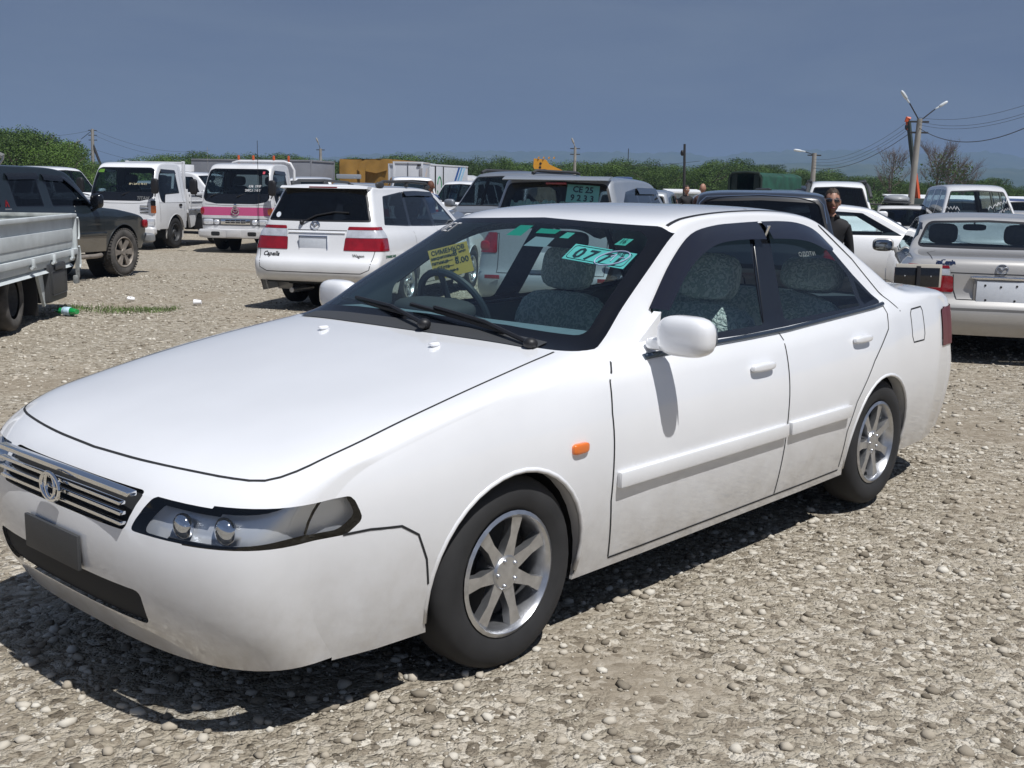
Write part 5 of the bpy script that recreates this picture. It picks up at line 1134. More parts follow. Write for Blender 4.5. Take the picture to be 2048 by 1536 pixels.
def ex2(t):
    # the long side with a narrow door and three slanting stripes
    y = .955
    one('door_frame', lambda b: [box(b, (x, y+.02, 1.65), (.05, .03, 1.45), .004) for x in (-.38, -1.05)], M_black, t)
    one('side_door', lambda b: box(b, (-.71, y+.012, 1.65), (.6, .02, 1.42), .004), M_boxw, t)
    for k, (m_, w_) in enumerate(((mat('stripe_navy', (.02, .08, .28), .4), .16), (mat('stripe_blue', (.12, .30, .52), .4), .15), (mat('stripe_pale', (.30, .50, .66), .4), .15))):
        x0 = -2.42-k*.25
        one('stripe', lambda b: prism(b, [(x0, 2.40), (x0-w_, 2.40), (x0+.95-w_, .95), (x0+.95, .95)], 1, y+.004, y+.010), m_, t)
    bm = text_bm('EXPRESS', .26, bold=.006)
    for v in bm.verts: v.co = Vector((-1.9-v.co.x, y+.013, 1.42+v.co.y))
    fin('side_lettering', bm, M_btxt, t, False)
    one('green_logo', lambda b: tube(b, [(-.71+.17*math.cos(a), y+.03, 1.55+.42*math.sin(a)) for a in np.linspace(.3, 2*PI-.3, 22)], .022, 5), mat('logo_green', (.02, .25, .10), .5), t)
cargo('box_truck', 'white box truck with blue slanting stripes and a narrow side door', -4.22, 44.4, -114, 1.9, 3.3, .8, 2.45, M_boxw, extra=ex2)

def green_tarp():
    t = thing('tarpaulin_truck', 'army style truck under a dark green tarpaulin open at the rear', 'truck', (PX(1489, 45), 45, 0), R(-130))
    def cover(b):
        W_ = .76; prof_ = [(W_*math.cos(a)*1.0, 1.1 if k in (0, 16) else 2.05+.33*math.sin(a)**.5) for k, a in enumerate(np.linspace(0, PI, 17))]
        prev = None
        for i in range(40):
            x = -3.5*i/39; r = [b.verts.new((x, p[0]*(1+.015*math.sin(i*1.3+k)), p[1]-.035*abs(math.sin(i*PI/7.8)))) for k, p in enumerate(prof_)]
            if prev:
                for k in range(16): b.faces.new((prev[k], prev[k+1], r[k+1], r[k]))
            prev = r
        b.faces.new(prev)
    one('tarpaulin', cover, mat('green_canvas', (.008, .055, .036), .7, var=.4, vscale=2.5, bump=.5, bscale=4), t)
    one('rear_frame', lambda b: tube(b, [(0, -.72, 1.1), (0, -.72, 2.1), (0, -.6, 2.33), (0, 0, 2.37), (0, .6, 2.33), (0, .72, 2.1), (0, .72, 1.1)], .05, 8), mat('dark_green_frame', (.008, .02, .014), .7), t)
    one('rear_curtain', lambda b: [box(b, (-.05, s_*.5, 1.7), (.05, .26, 1.2), .01) for s_ in (1, -1)], bpy.data.materials['dark_green_frame'], t)
    bx('bed', (-1.8, 0, .95), (3.6, 1.4, .3), M_green, t, .02)
    for x in (-1, -2.3, -4.2): 
        for s_ in (1, -1): wheel(t, x, s_*.6, .48, .3, .27, 'steel', 8, rm=M_plas)
    one('cab', lambda b: seblock(b, (-4.3, 0, 1.2), (.7, .70, .7), 7), M_green, t)
green_tarp()
def blue_cab():
    t = thing('lorry', 'small dark blue lorry cab far behind the silver minivan', 'truck', (PX(1248, 45), 45.5, 0), R(-95))
    prof = [(.0, .5, -.1, .5), (.02, 1.1, -.08, 1.1), (-.1, 1.7, -.2, 1.68), (-.25, 2.05, -.32, 2.0), (-.6, 2.1, -.6, 2.05), (-1.3, 2.08, -1.3, 2.03), (-1.45, 1.9, -1.4, 1.87), (-1.5, 1.2, -1.42, 1.2), (-1.5, .6, -1.42, .6)]
    c = Car(t, prof, [(-2, .46), (0, .46)], .9, .5, .02, [(-9, 1.3), (9, 1.3)], .01, .01, .08, n=5, per=2, nl=8, nv=10, m=M_blue)
    c.window('windscreen', [(-.36, 1.35), (-.32, 1.85), (.32, 1.85), (.36, 1.35)], 'end', c.selfront(0, -.5), G_tint, .02)
    for sg in (1, -1): c.window('side_window', [(-.35, 1.35), (-.45, 1.85), (-1.2, 1.85), (-1.2, 1.35)], 'side', c.selside(sg), G_tint, .02)
    c.done((-1.4, -.1), under=False); bx('chassis', (-2.5, 0, .6), (4, .8, .2), M_gap, t, .02)
    for x in (-.6, -3.6):
        for s_ in (1, -1): wheel(t, x, s_*.42, .38, .2, .22, 'steel', 8, rm=M_plas)
blue_cab()

# ---------------------------------------------------------------- cranes
def yellow_crane():
    t = thing('mobile_crane', 'yellow crane jib rising over the roofs in front of the trees', 'crane', (PX(1095, 55), 55, 0), 0)
    Y_ = mat('crane_yellow', (.62, .30, .03), .45, var=.1)
    z = lambda py, px=1095: 1.46+(382+.01746*(px-1024)-py)/2200*55
    one('jib', lambda b: prism(b, [(PX(1072-1095+1024, 55), z(335)), (PX(1073-1095+1024, 55), z(320)), (PX(1097-1095+1024, 55), z(322)), (PX(1104-1095+1024, 55), z(331)), (PX(1132-1095+1024, 55), z(343)), (PX(1126-1095+1024, 55), z(350)), (PX(1096-1095+1024, 55), z(340)), (PX(1074-1095+1024, 55), z(340))], 1, -.35, .35), Y_, t)
    one('sheave', lambda b: [lathe(b, [(0, -.37), (.06, -.37), (.06, .37), (0, .37)], 12, Matrix.Translation((x, 0, zz))) for x, zz in ((-.40, 2.62), (-.38, 2.8))], M_black, t)
    one('lattice', lambda b: [tube(b, [(-.5+k*.25, -.37, z(320)), (-.45+k*.25, -.37, z(317))], .04, 5) for k in range(4)], Y_, t)
    one('turret', lambda b: box(b, (.9, 0, 1.2), (1.8, 1.6, 1.5), .1), Y_, t); one('mast', lambda b: box(b, (.1, 0, 1.7), (.5, .5, 1.6), .04), Y_, t)
    bx('carrier', (.6, 0, .75), (4.5, 2.2, .5), Y_, t, .05)
    for x in (-1.2, .3, 2.2):
        for s_ in (1, -1): wheel(t, x, s_*1., .5, .3, .28, 'steel', 8, rm=M_plas)
yellow_crane()
def orange_crane():
    Y = 47.; t = thing('loader_crane', 'orange folding crane boom with a dark hook arm beside the leaning lamp post', 'crane', (PX(1833, Y), Y, 0), 0)
    O_ = mat('crane_orange', (.60, .10, .03), .45, var=.12); D_ = mat('crane_dark', (.04, .055, .05), .5)
    P = lambda px, py: (at(px, py, Y).x-PX(1833, Y), 0, at(px, py, Y).z)
    one('main_boom', lambda b: tube(b, [P(1835, 405), P(1832, 372), P(1829, 338)], .13, 4, rs=[.15, .13, .09]), O_, t)
    one('second_boom', lambda b: tube(b, [P(1828, 345), P(1822, 290), P(1817, 242)], .10, 4), D_, t)
    one('boom_tip', lambda b: (tube(b, [P(1813, 244), P(1815, 236), P(1820, 238)], .09, 6), tube(b, [P(1814, 238), P(1813, 256), P(1814, 259)], .04, 6)), O_, t)
    one('hook', lambda b: ellip(b, P(1813, 254), (.07, .05, .13)), M_black, t)
    one('pedestal', lambda b: box(b, (.05, 0, .9), (.6, .6, 1.1), .05), D_, t)
    bx('carrier_bed', (1.2, 0, .75), (5, 2, .4), M_blue, t, .03)
    for x in (-.6, 3):
        for s_ in (1, -1): wheel(t, x, s_*.9, .42, .3, .24, 'steel', 8, rm=M_plas)
orange_crane()

# ================================================================ people
def skin_body(name, joints, edges, m, parent=None, root=0, sub=2):
    me = bpy.data.meshes.new(name); me.from_pydata([j[:3] for j in joints], edges, []); o = bpy.data.objects.new(name, me); COL.objects.link(o)
    sk = o.modifiers.new('skin', 'SKIN'); ly = me.skin_vertices[0].data
    for i, j in enumerate(joints): ly[i].radius = (j[3], j[4] if len(j) > 4 else j[3]); ly[i].use_root = (i == root)
    sb = o.modifiers.new('sub', 'SUBSURF'); sb.levels = sb.render_levels = sub
    bpy.context.view_layer.update()
    m2 = bpy.data.meshes.new_from_object(o.evaluated_get(bpy.context.evaluated_depsgraph_get())); bpy.data.objects.remove(o)
    m2.polygons.foreach_set('use_smooth', [True]*len(m2.polygons)); return link(name, m2, m, parent)
SKIN = mat('skin', (.36, .19, .13), .5, var=.06, vscale=12)
def person(label, x, y, deg, H=1.75, z=0., top=(.012, .012, .014), leg=(.02, .022, .03), hair=(.035, .022, .014), glasses=False, lean=0., bald=False, sit=False, crouch=0.):
    t = thing('person', label, 'person', (x, y, z), R(deg)); k = H/1.75
    # body, facing +x
    J = [(0, 0, .95, .15, .12), (0, 0, 1.12, .135, .115), (-.01, 0, 1.32, .165, .125), (-.01, 0, 1.44, .10, .09), (0, 0, 1.49, .058), (.015, 0, 1.56, .055),
         (-.01, .155, 1.42, .062), (-.02, .215, 1.16, .046), (.05, .225, .93, .036), (.09, .225, .86, .04, .02),
         (-.01, -.155, 1.42, .062), (-.03, -.215, 1.16, .046), (.03, -.225, .93, .036), (.06, -.225, .86, .04, .02),
         (0, .09, .86, .095), (.02, .10, .50, .065), (0, .10, .10, .045), (.12, .11, .04, .04), (0, -.09, .86, .095), (.05, -.10, .50, .065), (.02, -.10, .10, .045), (.14, -.11, .04, .04)]
    if sit:
        for i_, sg_ in ((14, 1), (18, -1)): J[i_] = (.05, sg_*.09, .92, .09); J[i_+1] = (.42, sg_*.11, 1.0, .065); J[i_+2] = (.55, sg_*.10, .62, .045); J[i_+3] = (.66, sg_*.10, .58, .04)
    if crouch:
        for i_ in (15, 19): J[i_] = (.30, *J[i_][1:2], .50+crouch*.75, J[i_][3])
        for i_ in (16, 17, 20, 21): J[i_] = (J[i_][0], J[i_][1], J[i_][2]+crouch, J[i_][3])
    J = [(a[0]+lean*max(0, a[2]-.95), a[1], a[2], *a[3:]) for a in J]; J = [tuple(v*k for v in a) for a in J]
    E_ = [(0, 1), (1, 2), (2, 3), (3, 4), (4, 5), (3, 6), (6, 7), (7, 8), (8, 9), (3, 10), (10, 11), (11, 12), (12, 13), (0, 14), (14, 15), (15, 16), (16, 17), (0, 18), (18, 19), (19, 20), (20, 21)]
    b = skin_body('body', J, E_, mat('jacket_%02d' % int(top[2]*100), top, .8, var=.2, vscale=6), t)
    tr = mat('trousers_%02d' % int(leg[2]*100), leg, .85); b.data.materials.append(tr); b.data.materials.append(SKIN)
    for p in b.data.polygons:
        c = p.center
        if c.z < .93*k and abs(c.y) < .20*k: p.material_index = 1
        elif c.z > 1.505*k or (c.z < .91*k and abs(c.y) > .2*k): p.material_index = 2
    hx = lean*.62*k
    for sg in (1, -1):    # hands: four fingers and a thumb rooted in the palm
        wx, wy, wz = J[9 if sg > 0 else 13][:3]
        for f, (dy, ln) in enumerate(((-.028, .062), (-.009, .072), (.010, .068), (.028, .052))):
            one('finger', lambda bb: tube(bb, [(wx+dy*.9, wy, wz-.01), (wx+dy+.008, wy-sg*.004, wz-.01-ln*.5*k), (wx+dy+.004, wy-sg*.018, wz-.01-ln*k)], .008, 6, rs=[.009, .0085, .006]), SKIN, b) if z > -9 and glasses else None
        if glasses: one('thumb', lambda bb: tube(bb, [(wx+.035, wy, wz+.02), (wx+.055, wy-sg*.015, wz-.015), (wx+.052, wy-sg*.022, wz-.045)], .009, 6, rs=[.011, .009, .007]), SKIN, b)
    def head(bb):
        vs = ellip(bb, (0, 0, 0), (1, 1, 1), 32, 24)
        for v in vs:
            x_, y_, z_ = v.co; X, Y, Z = x_*.098, y_*.076, z_*.122
            if z_ < 0: s_ = 1-.28*(-z_)**1.5; Y *= s_; X = X*(1-.12*(-z_)) if x_ < 0 else X
            if x_ > .3:
                X += .006*math.exp(-((z_+.75)/.2)**2)*math.exp(-(y_/.35)**2)          # chin
                X -= .010*math.exp(-((z_-.05)/.12)**2)*math.exp(-((abs(y_)-.42)/.18)**2)  # eye sockets
                X += .026*math.exp(-((z_+.22)/.14)**2)*math.exp(-(y_/.13)**2)*(1 if z_ < .1 else .5)+.010*math.exp(-((z_-.0)/.2)**2)*math.exp(-(y_/.12)**2)   # nose
                X -= .004*math.exp(-((z_+.50)/.04)**2)*math.exp(-(y_/.3)**2)          # mouth line
                X += .005*math.exp(-((abs(z_+.50)-.07)/.05)**2)*math.exp(-(y_/.26)**2)
                X += .006*math.exp(-((z_-.22)/.08)**2)*math.exp(-((abs(y_)-.35)/.3)**2)
            v.co = Vector((X+.012, Y, Z+1.655))*k; v.co.x += hx
        for sg in (1, -1): seblock(bb, Vector((hx+.0, sg*.078*k, 1.645*k)), (.018*k, .010*k, .032*k), 2.2, 12, 8)
    h = one('head', head, SKIN, t, ang=None)
    one('lips', lambda bb: seblock(bb, Vector((hx+.103*k, 0, 1.594*k)), (.008, .026, .007), 2.2, 12, 8), mat('lips', (.30, .09, .08), .5), h)
    for sg in (1, -1):
        e_ = one('eye', lambda bb: ellip(bb, Vector((hx+.088*k, sg*.032*k, 1.662*k)), (.013, .014, .010)), mat('eye_white', (.7, .7, .68), .3), h)
        one('brow', lambda bb: tube(bb, [Vector((hx+.100*k, sg*.014*k, 1.687*k)), Vector((hx+.100*k, sg*.034*k, 1.692*k)), Vector((hx+.085*k, sg*.052*k, 1.684*k))], .0045, 5), mat('hair_%02d' % int(hair[0]*100), hair, .7), h)
    if not bald:
        def hr_(bb):
            vs = ellip(bb, (0, 0, 0), (1, 1, 1), 28, 18)
            rr = random.Random(2)
            for v in vs:
                x_, y_, z_ = v.co; v.co = Vector((x_*.102+.006, y_*.080, z_*.126+1.661))*k*(1+rr.uniform(-.004, .006)); v.co.x += hx
            kill = [f for f in bb.faces if (f.calc_center_median().x-hx > .045*k and f.calc_center_median().z < 1.735*k) or f.calc_center_median().z < 1.62*k or (f.calc_center_median().z < 1.675*k and f.calc_center_median().x-hx > -.035*k) or (f.calc_center_median().x-hx > -.01*k and f.calc_center_median().z < 1.69*k and abs(f.calc_center_median().y) > .06*k and f.calc_center_median().x-hx > .01*k)]
            bmesh.ops.delete(bb, geom=kill, context='FACES')
        one('hair', hr_, mat('hair_%02d' % int(hair[0]*100), hair, .7), h)
    if glasses:
        for sg in (1, -1): one('sunglass_lens', lambda bb: seblock(bb, Vector((hx+.104*k, sg*.034*k, 1.662*k)), (.006, .027, .0135), 3, 18, 10, M=rotm(z=sg*12)), mat('dark_lens', (.004, .004, .006), .05, coat=1.), h)
        one('sunglass_frame', lambda bb: (tube(bb, [Vector((hx+.110*k, sg*.012*k, 1.674*k)) for sg in (1, -1)], .004, 6), [tube(bb, [Vector((hx+.112*k, sg*.008*k, 1.681*k)), Vector((hx+.106*k, sg*.045*k, 1.683*k)), Vector((hx+.088*k, sg*.072*k, 1.678*k)), Vector((hx+.0*k, sg*.083*k, 1.67*k))], .0035, 6) for sg in (1, -1)]), M_chrome, h)
        # jacket collar and open front
        one('collar', lambda bb: (tube(bb, [Vector((hx*.9+.075*math.cos(a)-.005, .072*math.sin(a), 1.485+.02*math.cos(a)))*1 for a in np.linspace(.5, 2*PI-.5, 20)], .018, 8)), mat('jacket_01', top, .8), t)
    return t
person('man in sunglasses and a black jacket standing beside the black estate car', PX(1664, 11.2), 11.2, -100, 1.74, -.235, glasses=True, lean=.10, crouch=.24)
person('person in black with short dark hair near the pale fence', PX(1373, 30), 30, -80, 1.66, top=(.012, .012, .013))
person('person with a shaved reddish head behind the black estate car', PX(1405, 27), 27, 60, 1.69, top=(.09, .05, .045), bald=True)
person('reddish haired person in blue beyond the front of the white estate car', PX(858, 23), 23.5, 90, 1.61, top=(.03, .06, .16), hair=(.12, .045, .025))
_c, _s = math.cos(R(75)), math.sin(R(75))
person('person in a light blue shirt sitting at the wheel of the white estate car', -1.75+.02*_c+.37*_s, 15.33+.02*_s-.37*_c, 75, 1.70, -.44, sit=True, top=(.16, .25, .50), hair=(.06, .04, .03))

# ================================================================ things between the cars and on the ground
def board():
    Y = 8.7; c0 = at(1834, 552, Y); t = thing('sign_board', 'black board with a pale rim on a post beside the silver sedan tail lamp', 'sign', (c0.x, c0.y, 0), R(-4))
    bx('panel', (-.005, -.012, c0.z-.008), (.345, .02, .15), M_blackg, t, .003)
    one('pale_rim', lambda b: (box(b, (.012, .006, c0.z+.004), (.355, .012, .18), .003),), mat('cream_rim', (.52, .49, .43), .6), t)
    bx('post', (.0, -.03, c0.z/2+.03), (.03, .03, c0.z+.10), M_black, t, .004)
    one('base', lambda b: box(b, (0, 0, .02), (.35, .3, .04), .01), M_black, t)
    one('rivet', lambda b: [ellip(b, (x, -.024, c0.z), (.006, .004, .006), 8, 6) for x in (-.10, .10)], M_steel, t)
board()
def bottle():
    t = thing('plastic_bottle', 'crushed green plastic bottle with a blue and white label on the gravel', 'bottle', (-5.02, 12.30, .045), R(-20))
    M = Matrix.Rotation(R(90), 4, 'Z')
    G_ = mat('green_plastic', (.01, .30, .07), .12, coat=1.)
    def f(b):
        vs = lathe(b, [(0, -.15), (.035, -.15), (.045, -.13), (.046, -.06), (.040, -.02), (.046, .03), (.044, .08), (.025, .13), (.014, .15), (.014, .17)], 18, M)
        for v in vs: v.co.z *= .85+.15*math.sin(v.co.x*40)
    one('bottle_body', f, G_, t); one('bottle_label', lambda b: lathe(b, [(.046, -.07), (.0485, -.065), (.0475, .03), (.046, .035)], 18, M), mat('bottle_label', (.45, .62, .80), .5, var=.4, vscale=20), t); one('bottle_cap', lambda b: lathe(b, [(0, .165), (.017, .165), (.017, .19), (0, .19)], 12, M), M_plate, t)
bottle()
def cup():
    t = thing('paper_cup', 'small white paper cup lying on the gravel', 'cup', (PX(393, 13.7), 13.6, .035), R(10))
    one('cup_body', lambda b: lathe(b, [(0, -.045), (.026, -.045), (.035, .045), (.037, .047), (.033, .043), (.024, -.04), (0, -.04)], 20, Matrix.Rotation(R(80), 4, 'Z')), M_wtxt, t)
cup()
def litter():
    for k, (px, py) in enumerate(((368, 487), (262, 600))):
        g = at(px, py, 10); d = (g-Vector((0, 0, CAM_H))); p = Vector((0, 0, CAM_H))+d*(CAM_H/-d.z)
        bm = bmesh.new(); rr = random.Random(k); vs = ellip(bm, (0, 0, 0), (.05, .035, .025), 8, 5)
        for v in vs: v.co *= rr.uniform(.7, 1.3)
        o = fin('litter', bm, M_wtxt, None, False); o.location = (p.x, p.y, .02); tag(o, ('crumpled white scrap on the gravel below the white flatbed', 'crumpled white scrap at the edge of the grass patch')[k], 'litter')
litter()
def grass():
    bm = bmesh.new(); rr = random.Random(9)
    for k in range(2600):
        u = rr.random(); px = 108+232*u; w_ = 1 if u < .45 else 1
        dens = .35+.65*(math.sin(u*7+1)**2 if u < .6 else 1)
        if rr.random() > dens*.6: continue
        X0 = -5.35+1.35*u+rr.gauss(0, .05); Y0 = 12.85+rr.gauss(0, .17)+.05*math.sin(u*9)
        a = rr.random()*6.28; h = rr.uniform(.012, .05); l = rr.uniform(.01, .05); w2 = .004
        p = Vector((X0, Y0, .0)); d = Vector((math.cos(a), math.sin(a), 0)); n_ = Vector((-d.y, d.x, 0))*w2
        bm.faces.new([bm.verts.new(p-n_), bm.verts.new(p+n_), bm.verts.new(p+d*l*.5+n_*.7+Vector((0, 0, h*.6))), bm.verts.new(p+d*l+Vector((0, 0, h))), bm.verts.new(p+d*l*.5-n_*.7+Vector((0, 0, h*.6)))])
    m = mat('grass_blade', (.11, .16, .045), .7, var=.5, vscale=5); o = fin('grass', bm, m, None, False); o['kind'] = 'stuff'; o['label'] = 'low patch of green grass growing through the gravel'; o['category'] = 'grass'
grass()

# ================================================================ poles and wires
M_conc = mat('concrete', (.30, .285, .26), .85, var=.15, vscale=3); M_poled = mat('tarred_pole', (.03, .03, .032), .8, var=.2)
def pole(label, px, Y, ytop, lean=0., r0=.13, r1=.09, m=None, brace=None, lamps=(), bars=0, cat='lamp post', name='lamp_post', base=None):
    b0 = Vector((PX(px, Y), Y, 0)); z = at(px, ytop, Y).z;  t = thing(name, label, cat, b0, 0)
    one('pole', lambda b: tube(b, [(0, 0, -.2), (lean*.5, 0, z*.5), (lean, 0, z)], r0, 10, rs=[r0, (r0+r1)/2, r1]), m or M_conc, t)
    if brace: one('brace', lambda b: tube(b, [(brace, 0, 0), (lean*.9, 0, z*.78)], r0*.7, 8), M_poled, t)
    for k in range(bars):
        zz = z-.12-k*.42; one('cross_arm', lambda b: (box(b, (lean*.97, 0, zz), (.75, .07, .07), .01), [lathe(b, [(0, zz+.16), (.035, zz+.16), (.05, zz+.06), (.03, zz)], 8, Matrix.Translation((lean*.97+x, 0, 0)) @ Matrix.Rotation(R(90), 4, 'X') @ Matrix.Scale(-1, 4, (0, 1, 0))) for x in (-.33, .33)]), M_poled, t)
    for (dx, dz, s_) in lamps:
        l = one('lamp_arm', lambda b: tube(b, [(lean, 0, z-.1), (lean+dx*.75, 0, z+dz*.75)], .025, 6), M_poled, t)
        u = Vector((dx, 0, dz)).normalized(); e = Vector((lean, 0, z))+Vector((dx, 0, dz)); ang = math.degrees(math.atan2(dz, dx))
        one('lamp_head', lambda b: (seblock(b, e+u*.22*s_, (.30*s_, .12*s_, .085*s_), 3, M=rotm(y=-ang)), seblock(b, e-u*.12*s_, (.2*s_, .05*s_, .045*s_), 4, M=rotm(y=-ang))), mat('lamp_white', (.62, .66, .68), .4) if px > 1500 else M_conc, l)
    t['_top'] = z; del t['_top']
    return t, b0+Vector((lean, 0, z))
_, TR = pole('leaning concrete lamp post with two white lamp heads at the right', 1821, 45, 237, lean=.14, r0=.14, r1=.105, lamps=((-.60, .78, .70), (.76, .50, .66)), bars=2)
_, T1 = pole('braced timber and concrete pole above the white flatbed at the left', 186, 100, 258, lean=.22, r0=.17, r1=.13, brace=1.9, lamps=((-1.4, -1.2, 1.),), bars=3, name='utility_pole', cat='utility pole')
_, T2 = pole('lamp post with one round lamp above the grey metal box truck', 642, 100, 297, r0=.15, r1=.12, lamps=((-.22, .55, .8),), bars=1)
_, T3 = pole('slim lamp post beside the yellow crane jib', 1148, 85, 294, r0=.13, r1=.10, lamps=((-.12, .28, .8),), bars=2)
_, T4 = pole('thin black leaning pole above the pale fence', 1371, 38, 288, lean=-.10, r0=.055, r1=.04, m=M_poled, name='post', cat='pole')
_, T5 = pole('lamp post with one arm lamp above the tall white van', 1624, 62, 306, lean=0, r0=.15, r1=.12, lamps=((-.75, .10, .8),), bars=1)
bx_ = one('pole_box', lambda b: (ellip(b, (0, 0, 0), (.06, .06, .10)),), M_black); bx_.location = (at(1364, 306, 38).x, 37.95, at(1364, 306, 38).z); tag(bx_, 'small black fitting on the thin black leaning pole', 'pole fitting')
_, T6 = pole('hair thin aerial mast rising from the trees right of centre', 1254, 120, 297, r0=.06, r1=.04, m=M_poled, name='aerial_mast', cat='mast')
_, T7 = pole('hair thin aerial mast far left of the yellow crane', 873, 120, 316, r0=.06, r1=.04, m=M_poled, name='aerial_mast', cat='mast')
def wire(label, A, B, sag, r=.012):
    A, B = Vector(A), Vector(B); P = [A.lerp(B, u)-Vector((0, 0, sag*4*u*(1-u))) for u in np.linspace(0, 1, 25)]
    bm = bmesh.new(); tube(bm, P, r, 5); o = fin('overhead_wire', bm, mat('wire', (.05, .05, .055), .6)); tag(o, label, 'wire')
for k, (y0, pe, sg, r_, wd_) in enumerate(((235, (2075, 202), .25, .006, 'uppermost'), (243, (2075, 218), .3, .006, 'second'), (249, (2075, 224), .3, .006, 'third'), (256, (2075, 244), .55, .014, 'lowest and thickest'))):
    wire(wd_+' wire running right from the two lamp post', at(1838, y0, 45), at(pe[0], pe[1], 32), sg, r_)
for k, (y0, pe, r_, wd_) in enumerate(((240, (1626, 318), .007, 'uppermost'), (250, (1626, 324), .007, 'second'), (256, (1626, 330), .007, 'third'), (266, (1626, 336), .013, 'lowest and thickest'))):
    wire(wd_+' wire running left from the two lamp post', at(1820, y0, 45), at(pe[0], pe[1], 62), .5, r_)
for k, (y0, x1, y1, wd_) in enumerate(((262, 420, 300, 'uppermost'), (272, 420, 312, 'middle'), (300, 470, 330, 'lowest'))):
    wire(wd_+' wire sagging right from the braced pole', at(192, y0, 100), at(x1, y1, 120), .8, .011)
for k, (y0, y1, wd_) in enumerate(((259, 263, 'upper'), (300, 303, 'lower'))):
    wire(wd_+' wire running left from the braced pole', at(188, y0, 100), at(-10, y1, 100), .5, .011)
wire('thin wire between the slim lamp post and the right lamp post', at(1148, 322, 85), at(1400, 322, 75), .3, .012)

# ================================================================ far fence, sheds
def corr(nm, label, px0, px1, Y, ztop, zroof, cat='shed'):
    x0, x1 = PX(px0, Y), PX(px1, Y); t = thing(nm, label, cat, ((x0+x1)/2, Y, 0), 0); w_ = x1-x0
    def f(b):
        n = int(w_/.12); prev = None
        for k in range(n+1):
            x = -w_/2+w_*k/n; cur = (b.verts.new((x, .03*(k % 2), 0)), b.verts.new((x, .03*(k % 2), ztop)))
            if prev: b.faces.new((prev[0], cur[0], cur[1], prev[1]))
            prev = cur
    one('wall', f, mat('pale_corrugated', (.42, .50, .54), .5, .2), t, False)
    one('roof', lambda b: prism(b, [(-.25, ztop-.02), (-.25, ztop+.07), (2.5, zroof+.16), (2.5, zroof+.08)], 0, -w_/2-.15, w_/2+.15), mat('white_roofing', (.72, .74, .76), .5), t)
    for x in (-w_*.3, w_*.15): bx('shutter', (x, -.03, ztop*.4), (w_*.1, .05, ztop*.8), mat('dark_shutter', (.05, .06, .07), .6), t, .01)
    return t
z_ = lambda px, py, Y: at(px, py, Y).z
corr('shed', 'long pale corrugated shed with a white roof edge at the far right', 1800, 2130, 62, z_(1900, 402, 62), z_(1900, 396, 62))
corr('metal_fence', 'pale blue corrugated fence with a person before it', 1343, 1402, 60, z_(1370, 386, 60), z_(1370, 384, 60), 'fence')
def house():
    Y = 42; x1 = PX(11, Y); t = thing('house', 'corner of a white building with a grey gabled roof behind the dark green car', 'building', (x1-3.3*math.cos(R(25)), Y-3.3*math.sin(R(25)), 0), R(25)); ze = z_(11, 307, Y); zr = ze+.62
    one('wall', lambda b: (box(b, (0, 2, ze/2), (6, 4, ze), 0), prism(b, [(0, ze), (4, ze), (2, ze+.7)], 0, -3, 3)), mat('pale_wall', (.55, .66, .68), .8), t)
    one('roof', lambda b: (prism(b, [(3.35, ze-.03), (3.25, ze-.10), (.9, zr+.35), (-1.4, ze-.10), (-1.5, ze-.03), (.9, zr+.45)], 1, -.4, 4.3)), mat('grey_roofing', (.33, .34, .35), .5, .3), t)
    one('gutter_pipe', lambda b: tube(b, [(3.3, -.1, ze-.05), (3.28, -.1, ze-.2), (3.08, -.1, ze-.5), (3.06, -.1, 0)], .04, 8), M_steel, t)
house()

# ================================================================ trees
def leafmat(name, a, b_):
    m = bpy.data.materials.new(name); m.use_nodes = True; t = m.node_tree; p = t.nodes['Principled BSDF']; p.inputs['Roughness'].default_value = .6; p.inputs['Specular IOR Level'].default_value = .25
    g = t.nodes.new('ShaderNodeNewGeometry'); r = t.nodes.new('ShaderNodeValToRGB'); r.color_ramp.elements[0].color = (*a, 1); r.color_ramp.elements[1].color = (*b_, 1); o = t.nodes.new('ShaderNodeObjectInfo')
    n = nn(t, 'ShaderNodeTexNoise', _Scale=.8, _Detail=5); c = t.nodes.new('ShaderNodeTexCoord'); t.links.new(c.outputs['Object'], n.inputs['Vector'])
    ad = nn(t, 'ShaderNodeMath', operation='MULTIPLY_ADD'); ad.inputs[1].default_value = .30; t.links.new(g.outputs['Random Per Island'], ad.inputs[0]); t.links.new(n.outputs['Fac'], ad.inputs[2])
    sb = nn(t, 'ShaderNodeMath', operation='SUBTRACT'); sb.inputs[1].default_value = .16; t.links.new(ad.outputs[0], sb.inputs[0]); t.links.new(sb.outputs[0], r.inputs[0])
    hs = nn(t, 'ShaderNodeHueSaturation'); mr = nn(t, 'ShaderNodeMapRange'); mr.inputs['To Min'].default_value = .7; mr.inputs['To Max'].default_value = 1.25; t.links.new(o.outputs['Random'], mr.inputs[0]); t.links.new(mr.outputs[0], hs.inputs['Value']); t.links.new(r.outputs[0], hs.inputs['Color'])
    t.links.new(hs.outputs[0], p.inputs['Base Color']); return m
ML1 = leafmat('leaves_green', (.020, .046, .009), (.11, .185, .03)); ML2 = leafmat('leaves_dark', (.015, .035, .008), (.075, .135, .024)); M_bark = mat('bark', (.07, .055, .04), .9, var=.3, vscale=5); M_barkp = mat('pale_bark', (.13, .105, .095), .9, var=.3, vscale=5)
